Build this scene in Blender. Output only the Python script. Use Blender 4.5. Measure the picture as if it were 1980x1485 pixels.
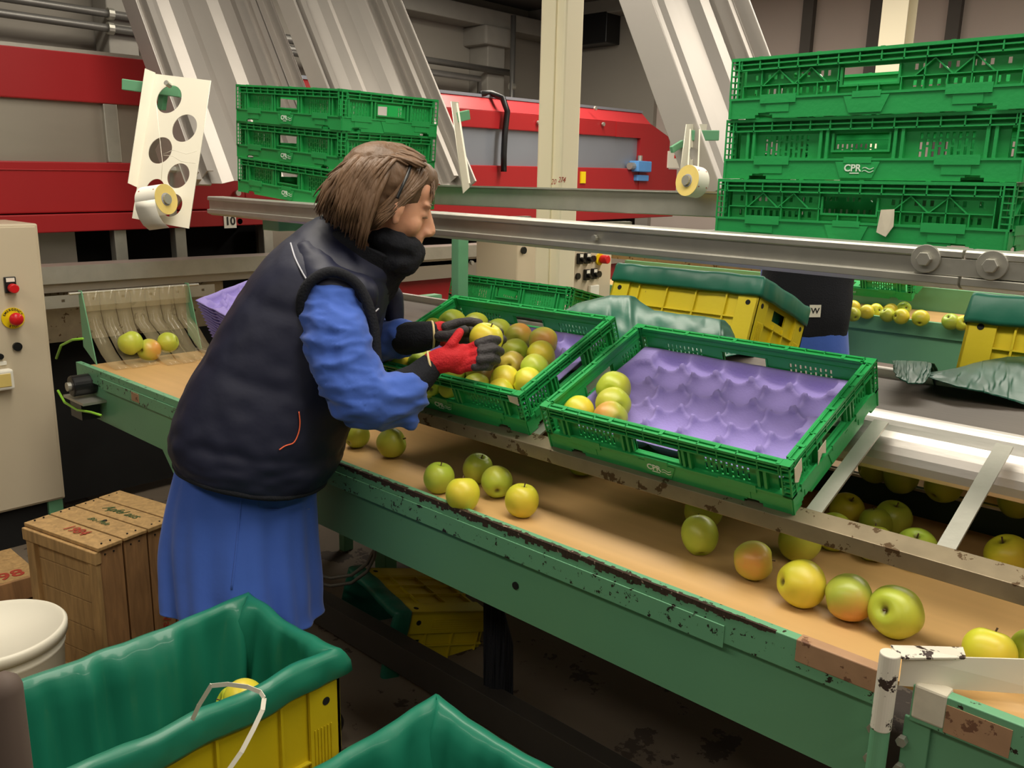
import bpy, bmesh, math, random
from mathutils import Vector, Matrix, noise, Quaternion
random.seed(7)
PI = math.pi
for o in list(bpy.data.objects): bpy.data.objects.remove(o)
SC = bpy.context.scene
COL = SC.collection
# ---------------------------------------------------------------- camera
CAMZ = 1.6
F = 1665.0
ROT = Matrix(((0.73053084, -0.16920941, 0.66158361),
              (0.6825747, 0.15198303, -0.7148377),
              (0.02040778, 0.97379122, 0.22652635)))
CP = Vector((0, 0, CAMZ))
cam_d = bpy.data.cameras.new('camera')
cam_d.sensor_width = 36.0
cam_d.lens = 36.0 * F / 1980.0
cam_d.clip_start = 0.05
cam = bpy.data.objects.new('camera', cam_d)
cam.matrix_world = Matrix.Translation(CP) @ ROT.to_4x4()
COL.objects.link(cam)
SC.camera = cam
# ---------------------------------------------------------------- world, lamps, exposure
SC.view_settings.view_transform = 'Standard'
SC.view_settings.look = 'None'
SC.view_settings.exposure = -0.08
SC.view_settings.gamma = 1.0
SC.view_settings.use_curve_mapping = False
w = bpy.data.worlds.new('hall_air'); SC.world = w; w.use_nodes = True
w.node_tree.nodes['Background'].inputs[0].default_value = (1.0, 0.94, 0.86, 1)
w.node_tree.nodes['Background'].inputs[1].default_value = 0.08
def lamp(name, loc, sx, sy, power, col=(1.0, 0.92, 0.78), rot=(0, 0, 0)):
    l = bpy.data.lights.new(name, 'AREA'); l.shape = 'RECTANGLE'; l.size = sx; l.size_y = sy
    l.energy = power; l.color = col
    o = bpy.data.objects.new(name, l); o.location = loc; o.rotation_euler = rot
    COL.objects.link(o); return o
lamp('tube_lamp', (-1.3, 1.3, 3.3), 4.2, 0.7, 104)
lamp('tube_lamp', (-1.3, -1.6, 3.4), 5.0, 0.6, 62)
lamp('tube_lamp', (-2.0, 4.9, 3.4), 6.0, 0.5, 220)
lamp('tube_lamp', (-5.6, 3.6, 3.4), 0.4, 5.0, 60)
lamp('tube_lamp', (2.0, 1.5, 3.4), 0.3, 4.0, 50)

# ---------------------------------------------------------------- pixel to place helpers
def ray(u, v):
    return (ROT @ Vector((u - 990.0, 742.5 - v, -F))).normalized()
def px(u, v, **k):
    r = ray(u, v)
    if 'x' in k: t = (k['x'] - CP.x) / r.x
    elif 'y' in k: t = (k['y'] - CP.y) / r.y
    elif 'z' in k: t = (k['z'] - CP.z) / r.z
    return CP + r * t
FWD = -Vector((ROT[0][2], ROT[1][2], ROT[2][2]))
def pd(u, v, D):
    return CP + (ROT @ Vector((u - 990.0, 742.5 - v, -F))) * (D / F)
def pplane(u, v, pt, nn):
    r = ray(u, v)
    return CP + r * ((pt - CP).dot(nn) / r.dot(nn))
def depth(p): return (p - CP).dot(FWD)

# ---------------------------------------------------------------- materials
def srgb(r, g, b):
    f = lambda c: (c / 12.92 if c <= 0.04045 else ((c + 0.055) / 1.055) ** 2.4)
    return (f(r / 255), f(g / 255), f(b / 255))
def mat(name, col, rough=0.5, metal=0.0, var=0.12, scale=8.0, bump=0.0, bscale=40.0, stretch=(1, 1, 1),
        spots=None, spot_scale=30, spot_thr=0.62, alpha=1.0, trans=0.0, coat=0.0, sub=0.0, rnd=0.0, sheen=0.0, ior=1.45):
    m = bpy.data.materials.new(name); m.use_nodes = True
    nt = m.node_tree; N = nt.nodes; L = nt.links
    b = N['Principled BSDF']
    b.inputs['Roughness'].default_value = rough
    b.inputs['Metallic'].default_value = metal
    b.inputs['Coat Weight'].default_value = coat
    b.inputs['Transmission Weight'].default_value = trans
    b.inputs['Alpha'].default_value = alpha
    b.inputs['IOR'].default_value = ior
    if sheen: b.inputs['Sheen Weight'].default_value = sheen
    if sub:
        b.inputs['Subsurface Weight'].default_value = sub
        b.inputs['Subsurface Radius'].default_value = (0.01, 0.004, 0.002)
    tc = N.new('ShaderNodeTexCoord'); mp = N.new('ShaderNodeMapping')
    mp.inputs['Scale'].default_value = stretch
    L.new(tc.outputs['Object'], mp.inputs['Vector'])
    nz = N.new('ShaderNodeTexNoise'); nz.inputs['Scale'].default_value = scale; nz.inputs['Detail'].default_value = 5
    L.new(mp.outputs[0], nz.inputs['Vector'])
    mx = N.new('ShaderNodeMix'); mx.data_type = 'RGBA'
    mx.inputs[6].default_value = (*[c * (1 - var) for c in col], 1)
    mx.inputs[7].default_value = (*[min(1, c * (1 + var)) for c in col], 1)
    L.new(nz.outputs['Fac'], mx.inputs[0])
    out = mx.outputs[2]
    if rnd:
        oi = N.new('ShaderNodeObjectInfo'); hv = N.new('ShaderNodeHueSaturation')
        mr = N.new('ShaderNodeMapRange'); mr.inputs[3].default_value = 0.5 - rnd; mr.inputs[4].default_value = 0.5 + rnd
        L.new(oi.outputs['Random'], mr.inputs[0]); L.new(mr.outputs[0], hv.inputs['Hue']); L.new(out, hv.inputs['Color'])
        out = hv.outputs[0]
    if spots:
        n2 = N.new('ShaderNodeTexNoise'); n2.inputs['Scale'].default_value = spot_scale; n2.inputs['Detail'].default_value = 6
        n2.inputs['Roughness'].default_value = 0.65
        L.new(mp.outputs[0], n2.inputs['Vector'])
        r = N.new('ShaderNodeMapRange'); r.inputs[1].default_value = spot_thr; r.inputs[2].default_value = spot_thr + 0.015
        L.new(n2.outputs['Fac'], r.inputs[0])
        m2 = N.new('ShaderNodeMix'); m2.data_type = 'RGBA'
        L.new(r.outputs[0], m2.inputs[0]); L.new(out, m2.inputs[6]); m2.inputs[7].default_value = (*spots, 1)
        out = m2.outputs[2]
    L.new(out, b.inputs['Base Color'])
    if bump:
        nb = N.new('ShaderNodeTexNoise'); nb.inputs['Scale'].default_value = bscale; nb.inputs['Detail'].default_value = 4
        L.new(mp.outputs[0], nb.inputs['Vector'])
        bp = N.new('ShaderNodeBump'); bp.inputs['Strength'].default_value = bump; bp.inputs['Distance'].default_value = 0.01
        L.new(nb.outputs['Fac'], bp.inputs['Height']); L.new(bp.outputs[0], b.inputs['Normal'])
    return m
M = {}
M['crate'] = mat('green_crate_plastic', srgb(42, 160, 84), 0.38, var=0.10, scale=14, bump=0.05, bscale=120)
M['green'] = mat('green_machine_paint', srgb(112, 172, 132), 0.42, var=0.06, scale=5, spots=(0.03, 0.02, 0.015), spot_scale=26, spot_thr=0.735)
M['green_chip'] = mat('chipped_green_paint', srgb(112, 172, 132), 0.45, var=0.06, scale=5, spots=(0.025, 0.016, 0.012), spot_scale=55, spot_thr=0.60)
M['edge_worn'] = mat('worn_bare_edge', (0.05, 0.03, 0.02), 0.6, var=0.5, scale=60, spots=srgb(170, 150, 130), spot_scale=80, spot_thr=0.62)
M['belt'] = mat('tan_belt', srgb(204, 164, 108), 0.5, var=0.09, scale=7, stretch=(0.25, 5, 1))
M['belt_dark'] = mat('grey_belt', srgb(112, 102, 94), 0.55, var=0.22, scale=7, stretch=(0.2, 6, 1))
M['steel'] = mat('galvanised_steel', srgb(186, 184, 174), 0.46, 0.75, var=0.16, scale=16, bump=0.04, bscale=60)
M['chute'] = mat('aluminium_sheet', srgb(180, 174, 168), 0.52, 0.6, var=0.08, scale=5, stretch=(1, 1, 0.25), bump=0.03, bscale=12)
M['stainless'] = mat('stainless_sheet', srgb(214, 208, 202), 0.38, 0.85, var=0.12, scale=9, stretch=(0.3, 2, 1), bump=0.05, bscale=30)
M['rail'] = mat('worn_steel_rail', srgb(150, 136, 112), 0.45, 0.6, var=0.25, scale=25, spots=srgb(92, 72, 50), spot_scale=22, spot_thr=0.6)
M['dark'] = mat('black_metal', (0.012, 0.012, 0.012), 0.6, var=0.3)
M['railblack'] = mat('dark_grey_steel', srgb(74, 70, 66), 0.45, 0.4, var=0.15)
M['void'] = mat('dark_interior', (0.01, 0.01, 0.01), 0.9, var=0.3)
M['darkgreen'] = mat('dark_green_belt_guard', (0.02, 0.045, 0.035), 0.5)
M['red'] = mat('red_machine_paint', srgb(164, 36, 40), 0.36, var=0.05, scale=3)
M['red_lit'] = mat('lit_red_paint', srgb(190, 56, 60), 0.4, var=0.05, scale=3)  # machine red made lighter: light on bevel and crease painted in
M['white'] = mat('white_paint', srgb(238, 232, 214), 0.45, var=0.04, scale=3)
M['white_chip'] = mat('chipped_white_paint', srgb(235, 228, 212), 0.45, var=0.05, spots=(0.05, 0.03, 0.025), spot_scale=34, spot_thr=0.57)
M['column'] = mat('cream_column_paint', srgb(250, 240, 210), 0.45, var=0.04, scale=3)
M['beige'] = mat('beige_cabinet_paint', srgb(212, 198, 172), 0.45, var=0.03, scale=3)
M['wall'] = mat('grey_wall_panel', srgb(158, 152, 142), 0.85, var=0.06, scale=1.5)
M['wall_warm'] = mat('warm_grey_wall_panel', srgb(198, 184, 176), 0.8, var=0.05, scale=1.2)
M['floor'] = mat('stained_concrete', srgb(112, 100, 86), 0.75, var=0.28, scale=3, bump=0.1, bscale=30, spots=srgb(70, 60, 52), spot_scale=5, spot_thr=0.58)
M['purple'] = mat('purple_pulp', srgb(150, 136, 200), 0.85, var=0.06, scale=12, bump=0.12, bscale=160)
M['purple_edge'] = mat('purple_grey_pulp', srgb(150, 140, 170), 0.9, var=0.2, scale=60)
M['yellow'] = mat('yellow_bin_plastic', srgb(214, 192, 30), 0.42, var=0.12, scale=8, bump=0.05, bscale=60, spots=srgb(150, 118, 30), spot_scale=10, spot_thr=0.68)
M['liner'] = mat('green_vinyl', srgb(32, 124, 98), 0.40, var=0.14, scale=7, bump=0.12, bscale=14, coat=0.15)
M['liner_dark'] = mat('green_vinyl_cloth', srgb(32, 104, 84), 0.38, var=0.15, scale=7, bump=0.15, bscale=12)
M['navy'] = mat('navy_quilted_nylon', srgb(24, 27, 50), 0.55, var=0.15, scale=12, bump=0.35, bscale=9)
M['navy_dark'] = mat('black_knit', (0.008, 0.009, 0.014), 0.9, var=0.3, bump=0.3, bscale=180)
M['coat'] = mat('blue_cotton', srgb(62, 98, 190), 0.8, var=0.08, scale=10, bump=0.4, bscale=10, sheen=0.2)
M['trouser'] = mat('dark_trouser_cloth', (0.02, 0.02, 0.03), 0.85)
M['skin'] = mat('skin', srgb(216, 158, 126), 0.5, var=0.06, scale=18, sub=0.12, bump=0.06, bscale=120)
M['glove'] = mat('red_knit_glove', srgb(200, 30, 38), 0.75, var=0.15, scale=40, bump=0.3, bscale=220)
M['rubber'] = mat('dark_grey_rubber', srgb(58, 54, 56), 0.6, var=0.15, bump=0.3, bscale=200)
M['cream'] = mat('cream_elastic', srgb(226, 205, 150), 0.8)
M['black'] = mat('black_plastic', (0.012, 0.012, 0.013), 0.35, var=0.2)
M['redbtn'] = mat('red_button_plastic', srgb(214, 30, 36), 0.3, var=0.03)
M['yellbtn'] = mat('yellow_disc', srgb(240, 210, 20), 0.4, var=0.03)
M['orange'] = mat('orange_zip', srgb(255, 110, 70), 0.6)
M['piping'] = mat('pale_reflective_piping', srgb(190, 190, 200), 0.5)
M['paper'] = mat('white_label_paper', srgb(246, 242, 228), 0.6, var=0.02)
M['paperroll'] = mat('yellow_roll_side', srgb(232, 206, 120), 0.7, var=0.06, scale=50)
M['core'] = mat('grey_cardboard_core', srgb(170, 170, 176), 0.6)
M['brown'] = mat('brown_tape', srgb(176, 138, 106), 0.5, var=0.2, scale=30, spots=srgb(120, 84, 64), spot_scale=20, spot_thr=0.6)
M['pipe'] = mat('grey_conduit', srgb(128, 126, 122), 0.4, 0.6)
M['duct'] = mat('painted_beam', srgb(150, 146, 138), 0.8)
M['ceil'] = mat('dark_ceiling', srgb(96, 92, 88), 0.9)
M['bluegrey'] = mat('bluish_steel_panel', srgb(150, 156, 168), 0.42, 0.5, var=0.08, scale=2)
M['panel'] = mat('brushed_panel', srgb(172, 164, 152), 0.38, 0.6, var=0.12, scale=2.2, stretch=(1, 0.6, 3))
M['bluevalve'] = mat('blue_valve_paint', srgb(90, 150, 215), 0.4)
M['ink_red'] = mat('faded_red_ink', srgb(170, 62, 46), 0.8, var=0.2)
M['ink_green'] = mat('faded_green_ink', srgb(70, 96, 58), 0.8, var=0.2)
M['ink_white'] = mat('white_print', srgb(226, 240, 226), 0.6)
M['ink_black'] = mat('black_print', (0.015, 0.015, 0.015), 0.6)
M['wire_g'] = mat('yellow_green_cable', srgb(150, 215, 60), 0.4)
M['brownpost'] = mat('brown_rubber', srgb(92, 78, 70), 0.7)
M['vinyl'] = mat('clear_vinyl', srgb(205, 190, 150), 0.12, var=0.02, alpha=0.17, coat=0.6)
M['sticker'] = mat('torn_paper_sticker', srgb(214, 206, 186), 0.8, var=0.15, scale=40)

def hair_mat():
    m = mat('brown_hair', srgb(108, 82, 60), 0.5, var=0.6, scale=26, stretch=(1, 1, 0.25), bump=0.3, bscale=90)
    return m
M['hair'] = hair_mat()
def wood_mat(name, col):
    m = bpy.data.materials.new(name); m.use_nodes = True
    nt = m.node_tree; N = nt.nodes; L = nt.links; b = N['Principled BSDF']; b.inputs['Roughness'].default_value = 0.75
    tc = N.new('ShaderNodeTexCoord'); mp = N.new('ShaderNodeMapping'); mp.inputs['Scale'].default_value = (22, 22, 3)
    L.new(tc.outputs['Object'], mp.inputs[0])
    nz = N.new('ShaderNodeTexNoise'); nz.inputs['Scale'].default_value = 2.2; nz.inputs['Detail'].default_value = 8; nz.inputs['Distortion'].default_value = 0.8
    L.new(mp.outputs[0], nz.inputs[0])
    cr = N.new('ShaderNodeValToRGB'); L.new(nz.outputs['Fac'], cr.inputs[0])
    cr.color_ramp.elements[0].position = 0.3; cr.color_ramp.elements[0].color = (*[c * 0.62 for c in col], 1)
    cr.color_ramp.elements[1].position = 0.72; cr.color_ramp.elements[1].color = (*col, 1)
    L.new(cr.outputs[0], b.inputs['Base Color'])
    bp = N.new('ShaderNodeBump'); bp.inputs['Strength'].default_value = 0.25; bp.inputs['Distance'].default_value = 0.004
    L.new(nz.outputs['Fac'], bp.inputs['Height']); L.new(bp.outputs[0], b.inputs['Normal'])
    return m
M['wood'] = wood_mat('old_pine_wood', srgb(204, 164, 108))
M['wood2'] = wood_mat('darker_pine_wood', srgb(184, 138, 92))
def apple_mat(name, base, blush, amt, brown=0.0):
    m = bpy.data.materials.new(name); m.use_nodes = True
    nt = m.node_tree; N = nt.nodes; L = nt.links; b = N['Principled BSDF']
    b.inputs['Roughness'].default_value = 0.36; b.inputs['Subsurface Weight'].default_value = 0.08
    b.inputs['Subsurface Radius'].default_value = (0.01, 0.008, 0.003)
    tc = N.new('ShaderNodeTexCoord'); oi = N.new('ShaderNodeObjectInfo')
    hs = N.new('ShaderNodeHueSaturation')
    mr = N.new('ShaderNodeMapRange'); mr.inputs[3].default_value = 0.49; mr.inputs[4].default_value = 0.52
    L.new(oi.outputs['Random'], mr.inputs[0]); L.new(mr.outputs[0], hs.inputs['Hue'])
    mv = N.new('ShaderNodeMapRange'); mv.inputs[3].default_value = 0.86; mv.inputs[4].default_value = 1.08
    ml = N.new('ShaderNodeMath'); ml.operation = 'MULTIPLY'; ml.inputs[1].default_value = 7.31
    fr = N.new('ShaderNodeMath'); fr.operation = 'FRACT'
    L.new(oi.outputs['Random'], ml.inputs[0]); L.new(ml.outputs[0], fr.inputs[0]); L.new(fr.outputs[0], mv.inputs[0]); L.new(mv.outputs[0], hs.inputs['Value'])
    nz = N.new('ShaderNodeTexNoise'); nz.inputs['Scale'].default_value = 26; nz.inputs['Detail'].default_value = 4
    L.new(tc.outputs['Object'], nz.inputs[0])
    mx = N.new('ShaderNodeMix'); mx.data_type = 'RGBA'
    mx.inputs[6].default_value = (*[c * 0.86 for c in base], 1); mx.inputs[7].default_value = (*base, 1)
    L.new(nz.outputs['Fac'], mx.inputs[0]); L.new(mx.outputs[2], hs.inputs['Color'])
    # blush patch on one cheek (local +X)
    sp = N.new('ShaderNodeSeparateXYZ'); L.new(tc.outputs['Object'], sp.inputs[0])
    n2 = N.new('ShaderNodeTexNoise'); n2.inputs['Scale'].default_value = 30; L.new(tc.outputs['Object'], n2.inputs[0])
    ad = N.new('ShaderNodeMath'); ad.operation = 'MULTIPLY_ADD'; L.new(n2.outputs['Fac'], ad.inputs[0]); ad.inputs[1].default_value = 0.03
    L.new(sp.outputs['X'], ad.inputs[2])
    r = N.new('ShaderNodeMapRange'); r.inputs[1].default_value = 0.022; r.inputs[2].default_value = 0.058; r.inputs[4].default_value = amt
    L.new(ad.outputs[0], r.inputs[0])
    m2 = N.new('ShaderNodeMix'); m2.data_type = 'RGBA'; L.new(r.outputs[0], m2.inputs[0]); L.new(hs.outputs[0], m2.inputs[6])
    m2.inputs[7].default_value = (*blush, 1)
    # dark speck in the stem and blossom hollows
    ln = N.new('ShaderNodeVectorMath'); ln.operation = 'LENGTH'
    cx = N.new('ShaderNodeCombineXYZ'); L.new(sp.outputs['X'], cx.inputs[0]); L.new(sp.outputs['Y'], cx.inputs[1]); L.new(cx.outputs[0], ln.inputs[0])
    r3 = N.new('ShaderNodeMapRange'); r3.inputs[1].default_value = 0.0035; r3.inputs[2].default_value = 0.0085; r3.inputs[3].default_value = 0.85; r3.inputs[4].default_value = 0.0
    L.new(ln.outputs['Value'], r3.inputs[0])
    m3 = N.new('ShaderNodeMix'); m3.data_type = 'RGBA'; L.new(r3.outputs[0], m3.inputs[0]); L.new(m2.outputs[2], m3.inputs[6])
    m3.inputs[7].default_value = (0.10, 0.07, 0.02, 1)
    L.new(m3.outputs[2], b.inputs['Base Color'])
    return m
M['apple'] = apple_mat('green_yellow_apple', srgb(188, 204, 66), srgb(210, 190, 76), 0.4)
M['apple_y'] = apple_mat('golden_apple', srgb(222, 218, 60), srgb(236, 196, 70), 0.6)
M['apple_r'] = apple_mat('blushed_apple', srgb(196, 200, 76), srgb(222, 140, 76), 0.8)
M['apple_b'] = apple_mat('bruised_apple', srgb(200, 184, 78), srgb(120, 84, 48), 1.0)
M['stem'] = mat('apple_stem', (0.09, 0.05, 0.02), 0.7)

# ---------------------------------------------------------------- mesh builder
class MB:
    def __init__(s): s.v = []; s.f = []
    def add(s, vs, fs):
        k = len(s.v); s.v += [tuple(v) for v in vs]; s.f += [tuple(i + k for i in f) for f in fs]; return s
    def box(s, x0, x1, y0, y1, z0, z1, T=None):
        vs = [Vector(p) for p in ((x0, y0, z0), (x1, y0, z0), (x1, y1, z0), (x0, y1, z0), (x0, y0, z1), (x1, y0, z1), (x1, y1, z1), (x0, y1, z1))]
        if T: vs = [T @ p for p in vs]
        return s.add(vs, [(0, 3, 2, 1), (4, 5, 6, 7), (0, 1, 5, 4), (1, 2, 6, 5), (2, 3, 7, 6), (3, 0, 4, 7)])
    def bar(s, a, b, w, h, up=(0, 0, 1)):
        a = Vector(a); b = Vector(b); d = (b - a); L = d.length; d.normalize()
        up = Vector(up); sd = d.cross(up)
        if sd.length < 1e-4: sd = d.cross(Vector((1, 0, 0)))
        sd.normalize(); u = sd.cross(d)
        T = Matrix.Translation(a) @ Matrix((d, sd, u)).transposed().to_4x4()
        return s.box(0, L, -w / 2, w / 2, -h / 2, h / 2, T)
    def tube(s, pts, r, n=10, caps=True, flat=None):
        pts = [Vector(p) for p in pts]; rs = r if isinstance(r, (list, tuple)) else [r] * len(pts)
        vs = []; fs = []; pu = None
        for i, p in enumerate(pts):
            t = (pts[min(i + 1, len(pts) - 1)] - pts[max(i - 1, 0)]).normalized()
            if pu is None:
                pu = t.cross(Vector((0, 0, 1)))
                if pu.length < 1e-3: pu = t.cross(Vector((0, 1, 0)))
            pu = (pu - t * pu.dot(t)).normalized(); q = t.cross(pu)
            fl = flat if flat else 1.0
            for k in range(n):
                a = 2 * PI * k / n
                vs.append(p + (pu * math.cos(a) + q * math.sin(a) * fl) * rs[i])
        for i in range(len(pts) - 1):
            for k in range(n):
                a = i * n + k; b = i * n + (k + 1) % n
                fs.append((a, b, b + n, a + n))
        if caps:
            fs.append(tuple(reversed(range(n)))); fs.append(tuple(range((len(pts) - 1) * n, len(pts) * n)))
        return s.add(vs, fs)
    def cyl(s, a, b, r, n=20): return s.tube([a, b], r, n)
    def prism(s, prof, x0, x1, T=None, closed=True):
        # profile in (y,z) swept along x
        n = len(prof)
        vs = [Vector((x0, y, z)) for y, z in prof] + [Vector((x1, y, z)) for y, z in prof]
        if T: vs = [T @ v for v in vs]
        m = n if closed else n - 1
        fs = [(i, (i + 1) % n, (i + 1) % n + n, i + n) for i in range(m)]
        if closed: fs += [tuple(reversed(range(n))), tuple(range(n, 2 * n))]
        return s.add(vs, fs)
    def poly(s, outline, thick_vec):
        n = len(outline); o = [Vector(p) for p in outline]; tv = Vector(thick_vec)
        vs = o + [p + tv for p in o]
        return s.add(vs, [tuple(range(n)), tuple(reversed(range(n, 2 * n)))] + [(i, i + n, (i + 1) % n + n, (i + 1) % n) for i in range(n)])
    def lathe(s, prof, n=32, T=None):
        vs = []; fs = []
        for r, z in prof:
            for k in range(n):
                a = 2 * PI * k / n; vs.append(Vector((r * math.cos(a), r * math.sin(a), z)))
        for i in range(len(prof) - 1):
            for k in range(n):
                a = i * n + k; b = i * n + (k + 1) % n
                fs.append((a, b, b + n, a + n))
        if T: vs = [T @ v for v in vs]
        return s.add(vs, fs)
    def perf(s, fn, us, zs, holes, t0, t1):
        # plate with rectangular holes; fn(u,z,t)->xyz
        U = sorted(set([us[0], us[1]] + [h[0] for h in holes] + [h[1] for h in holes]))
        Z = sorted(set([zs[0], zs[1]] + [h[2] for h in holes] + [h[3] for h in holes]))
        U = [u for u in U if us[0] - 1e-9 <= u <= us[1] + 1e-9]; Z = [z for z in Z if zs[0] - 1e-9 <= z <= zs[1] + 1e-9]
        nu, nz_ = len(U), len(Z)
        solid = [[True] * (nz_ - 1) for _ in range(nu - 1)]
        for i in range(nu - 1):
            um = (U[i] + U[i + 1]) / 2
            for j in range(nz_ - 1):
                zm = (Z[j] + Z[j + 1]) / 2
                for h in holes:
                    if h[0] < um < h[1] and h[2] < zm < h[3]: solid[i][j] = False; break
        idx = {}; vs = []; fs = []
        def V(i, j, k):
            key = (i, j, k)
            if key not in idx:
                idx[key] = len(vs); vs.append(fn(U[i], Z[j], (t0, t1)[k]))
            return idx[key]
        for i in range(nu - 1):
            for j in range(nz_ - 1):
                if not solid[i][j]: continue
                fs.append((V(i, j, 0), V(i + 1, j, 0), V(i + 1, j + 1, 0), V(i, j + 1, 0)))
                fs.append((V(i, j, 1), V(i, j + 1, 1), V(i + 1, j + 1, 1), V(i + 1, j, 1)))
                if i == 0 or not solid[i - 1][j]: fs.append((V(i, j, 0), V(i, j + 1, 0), V(i, j + 1, 1), V(i, j, 1)))
                if i == nu - 2 or not solid[i + 1][j]: fs.append((V(i + 1, j, 0), V(i + 1, j, 1), V(i + 1, j + 1, 1), V(i + 1, j + 1, 0)))
                if j == 0 or not solid[i][j - 1]: fs.append((V(i, j, 0), V(i, j, 1), V(i + 1, j, 1), V(i + 1, j, 0)))
                if j == nz_ - 2 or not solid[i][j + 1]: fs.append((V(i, j + 1, 0), V(i + 1, j + 1, 0), V(i + 1, j + 1, 1), V(i, j + 1, 1)))
        return s.add(vs, fs)
    def build(s, name, m, parent=None, smooth=False, bevel=0.0, loc=None, fix=True, subsurf=0, solid=0.0):
        me = bpy.data.meshes.new(name); me.from_pydata(s.v, [], s.f)
        if fix:
            bm = bmesh.new(); bm.from_mesh(me); bmesh.ops.recalc_face_normals(bm, faces=bm.faces); bm.to_mesh(me); bm.free()
        me.materials.append(m if not isinstance(m, str) else M[m])
        if smooth: me.polygons.foreach_set('use_smooth', [True] * len(me.polygons))
        me.update()
        o = bpy.data.objects.new(name, me); COL.objects.link(o)
        if parent is not None: o.parent = parent
        if loc is not None: o.location = loc
        if solid:
            sm = o.modifiers.new('thick', 'SOLIDIFY'); sm.thickness = solid; sm.offset = 0
        if bevel:
            bv = o.modifiers.new('bevel', 'BEVEL'); bv.width = bevel; bv.segments = 2; bv.limit_method = 'ANGLE'; bv.angle_limit = 0.7
        if subsurf:
            ss = o.modifiers.new('sub', 'SUBSURF'); ss.levels = subsurf; ss.render_levels = subsurf
        return o
def tag(o, label, cat, group=None, kind=None):
    if label: o['label'] = label
    if cat: o['category'] = cat
    if group: o['group'] = group
    if kind: o['kind'] = kind
    return o
def thing(name, label, cat, loc=(0, 0, 0), rot=(0, 0, 0), group=None):
    o = bpy.data.objects.new(name, None); COL.objects.link(o); o.empty_display_size = 0.05
    o.location = loc; o.rotation_euler = rot
    return tag(o, label, cat, group)
def struct(o): o['kind'] = 'structure'; return o
def dup(root, label, M4=None, loc=None, group=None):
    r = root.copy(); COL.objects.link(r); r['label'] = label
    if group: r['group'] = group
    if M4 is not None: r.matrix_basis = M4
    if loc is not None: r.location = loc
    for ch in list(root.children):
        c = ch.copy(); COL.objects.link(c); c.parent = r
        for g in list(ch.children):
            d = g.copy(); COL.objects.link(d); d.parent = c
    return r
def text_mesh(s, size, extrude=0.0004, bold=False, shear=0.0):
    cu = bpy.data.curves.new('letters', 'FONT'); cu.body = s; cu.size = size; cu.extrude = extrude
    cu.align_x = 'CENTER'; cu.align_y = 'CENTER'; cu.shear = shear; cu.resolution_u = 3
    if bold: cu.offset = size * 0.022
    o = bpy.data.objects.new('letters', cu); COL.objects.link(o)
    dg = bpy.context.evaluated_depsgraph_get(); dg.update()
    me = bpy.data.meshes.new_from_object(o.evaluated_get(dg))
    bpy.data.objects.remove(o); return me
def text_obj(name, s, size, m, parent, M4, bold=False, shear=0.0):
    me = text_mesh(s, size, bold=bold, shear=shear); me.materials.clear(); me.materials.append(M[m])
    o = bpy.data.objects.new(name, me); COL.objects.link(o); o.parent = parent; o.matrix_basis = M4
    return o
def frame(o, xdir, ydir):
    x = Vector(xdir).normalized(); y = Vector(ydir); y = (y - x * y.dot(x)).normalized(); z = x.cross(y)
    return Matrix.Translation(Vector(o)) @ Matrix((x, y, z)).transposed().to_4x4()

# ---------------------------------------------------------------- the hall
mb = MB().box(-7.2, 4, -4, 8.2, -0.1, 0); struct(mb.build('floor', 'floor'))
mb = MB().box(-7.2, -7, -4, 8.2, 0, 3.5); struct(mb.build('wall_left', 'wall'))
mb = MB().box(-7.2, 4, 8, 8.2, 0, 3.5); struct(mb.build('wall_back', 'wall_warm'))
mb = MB().box(-7.2, 4, -4, 8.2, 3.5, 3.6); struct(mb.build('ceiling', 'ceil'))
# back wall details
mb = MB()
for u in (1563, 1693, 1845):
    a = px(u, 40, y=7.96); mb.box(a.x - 0.05, a.x + 0.05, 7.93, 8.0, 0, 3.5)
struct(mb.build('trim_1', 'ceil'))
mb = MB()
a = px(1262, 170, y=7.9).x
mb.box(-7, a, 7.94, 8.0, 0, 3.5); struct(mb.build('trim_2', 'wall'))
mb = MB().box(-7, 4, 7.7, 8, 3.36, 3.5); struct(mb.build('trim_3', 'duct', bevel=0.01))
mb = MB().box(-7, -6.72, -4, 8, 3.19, 3.36); struct(mb.build('trim_4', 'duct', bevel=0.01))
a = px(1103, 40, y=7.8); b = px(1183, 84, y=7.8)
o = MB().box(a.x, b.x, 7.7, 7.94, b.z, a.z + 0.03).build('wall_vent', 'black', bevel=0.01)
tag(o, 'dark rectangular vent box high on the far wall beside the cream column', 'vent')
def ibeam(name, x, y, z1, label, s=0.16):
    t = thing(name, label, 'column', (x, y, 0))
    h = s / 2
    for yy in (-h, h - 0.012):
        MB().box(-h, h, yy, yy + 0.012, 0, z1).build('flange', 'column', t, bevel=0.003)
    MB().box(-0.006, 0.006, -h + 0.012, h - 0.012, 0, z1).build('web', 'column', t)
    MB().box(-h - 0.03, h + 0.03, -h - 0.03, h + 0.03, 0, 0.015).build('base_plate', 'column', t, bevel=0.002)
    return t
def boxcol(name, x, y, z1, label, sx, sy):
    t = thing(name, label, 'column', (x, y, 0))
    MB().prism([(-sy/2, 0), (sy/2, 0), (sy/2, z1), (-sy/2, z1)], -sx/2, sx/2).build('shaft', 'column', t, bevel=0.012)
    MB().box(-sx / 2 + 0.02, sx / 2 - 0.05, -sy / 2 - 0.012, -sy / 2 + 0.002, 0, z1).build('front_flange', 'column', t, bevel=0.004)
    MB().box(-sx/2 - 0.04, sx/2 + 0.04, -sy/2 - 0.04, sy/2 + 0.04, 0, 0.015).build('base_plate', 'column', t, bevel=0.002)
    return t
cc = pd(1058, 368, 4.0)
col1 = boxcol('steel_column', cc.x, cc.y + 0.07, 3.5, 'cream painted steel column rising behind the galvanised shelf beam', 0.15, 0.13)
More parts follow.
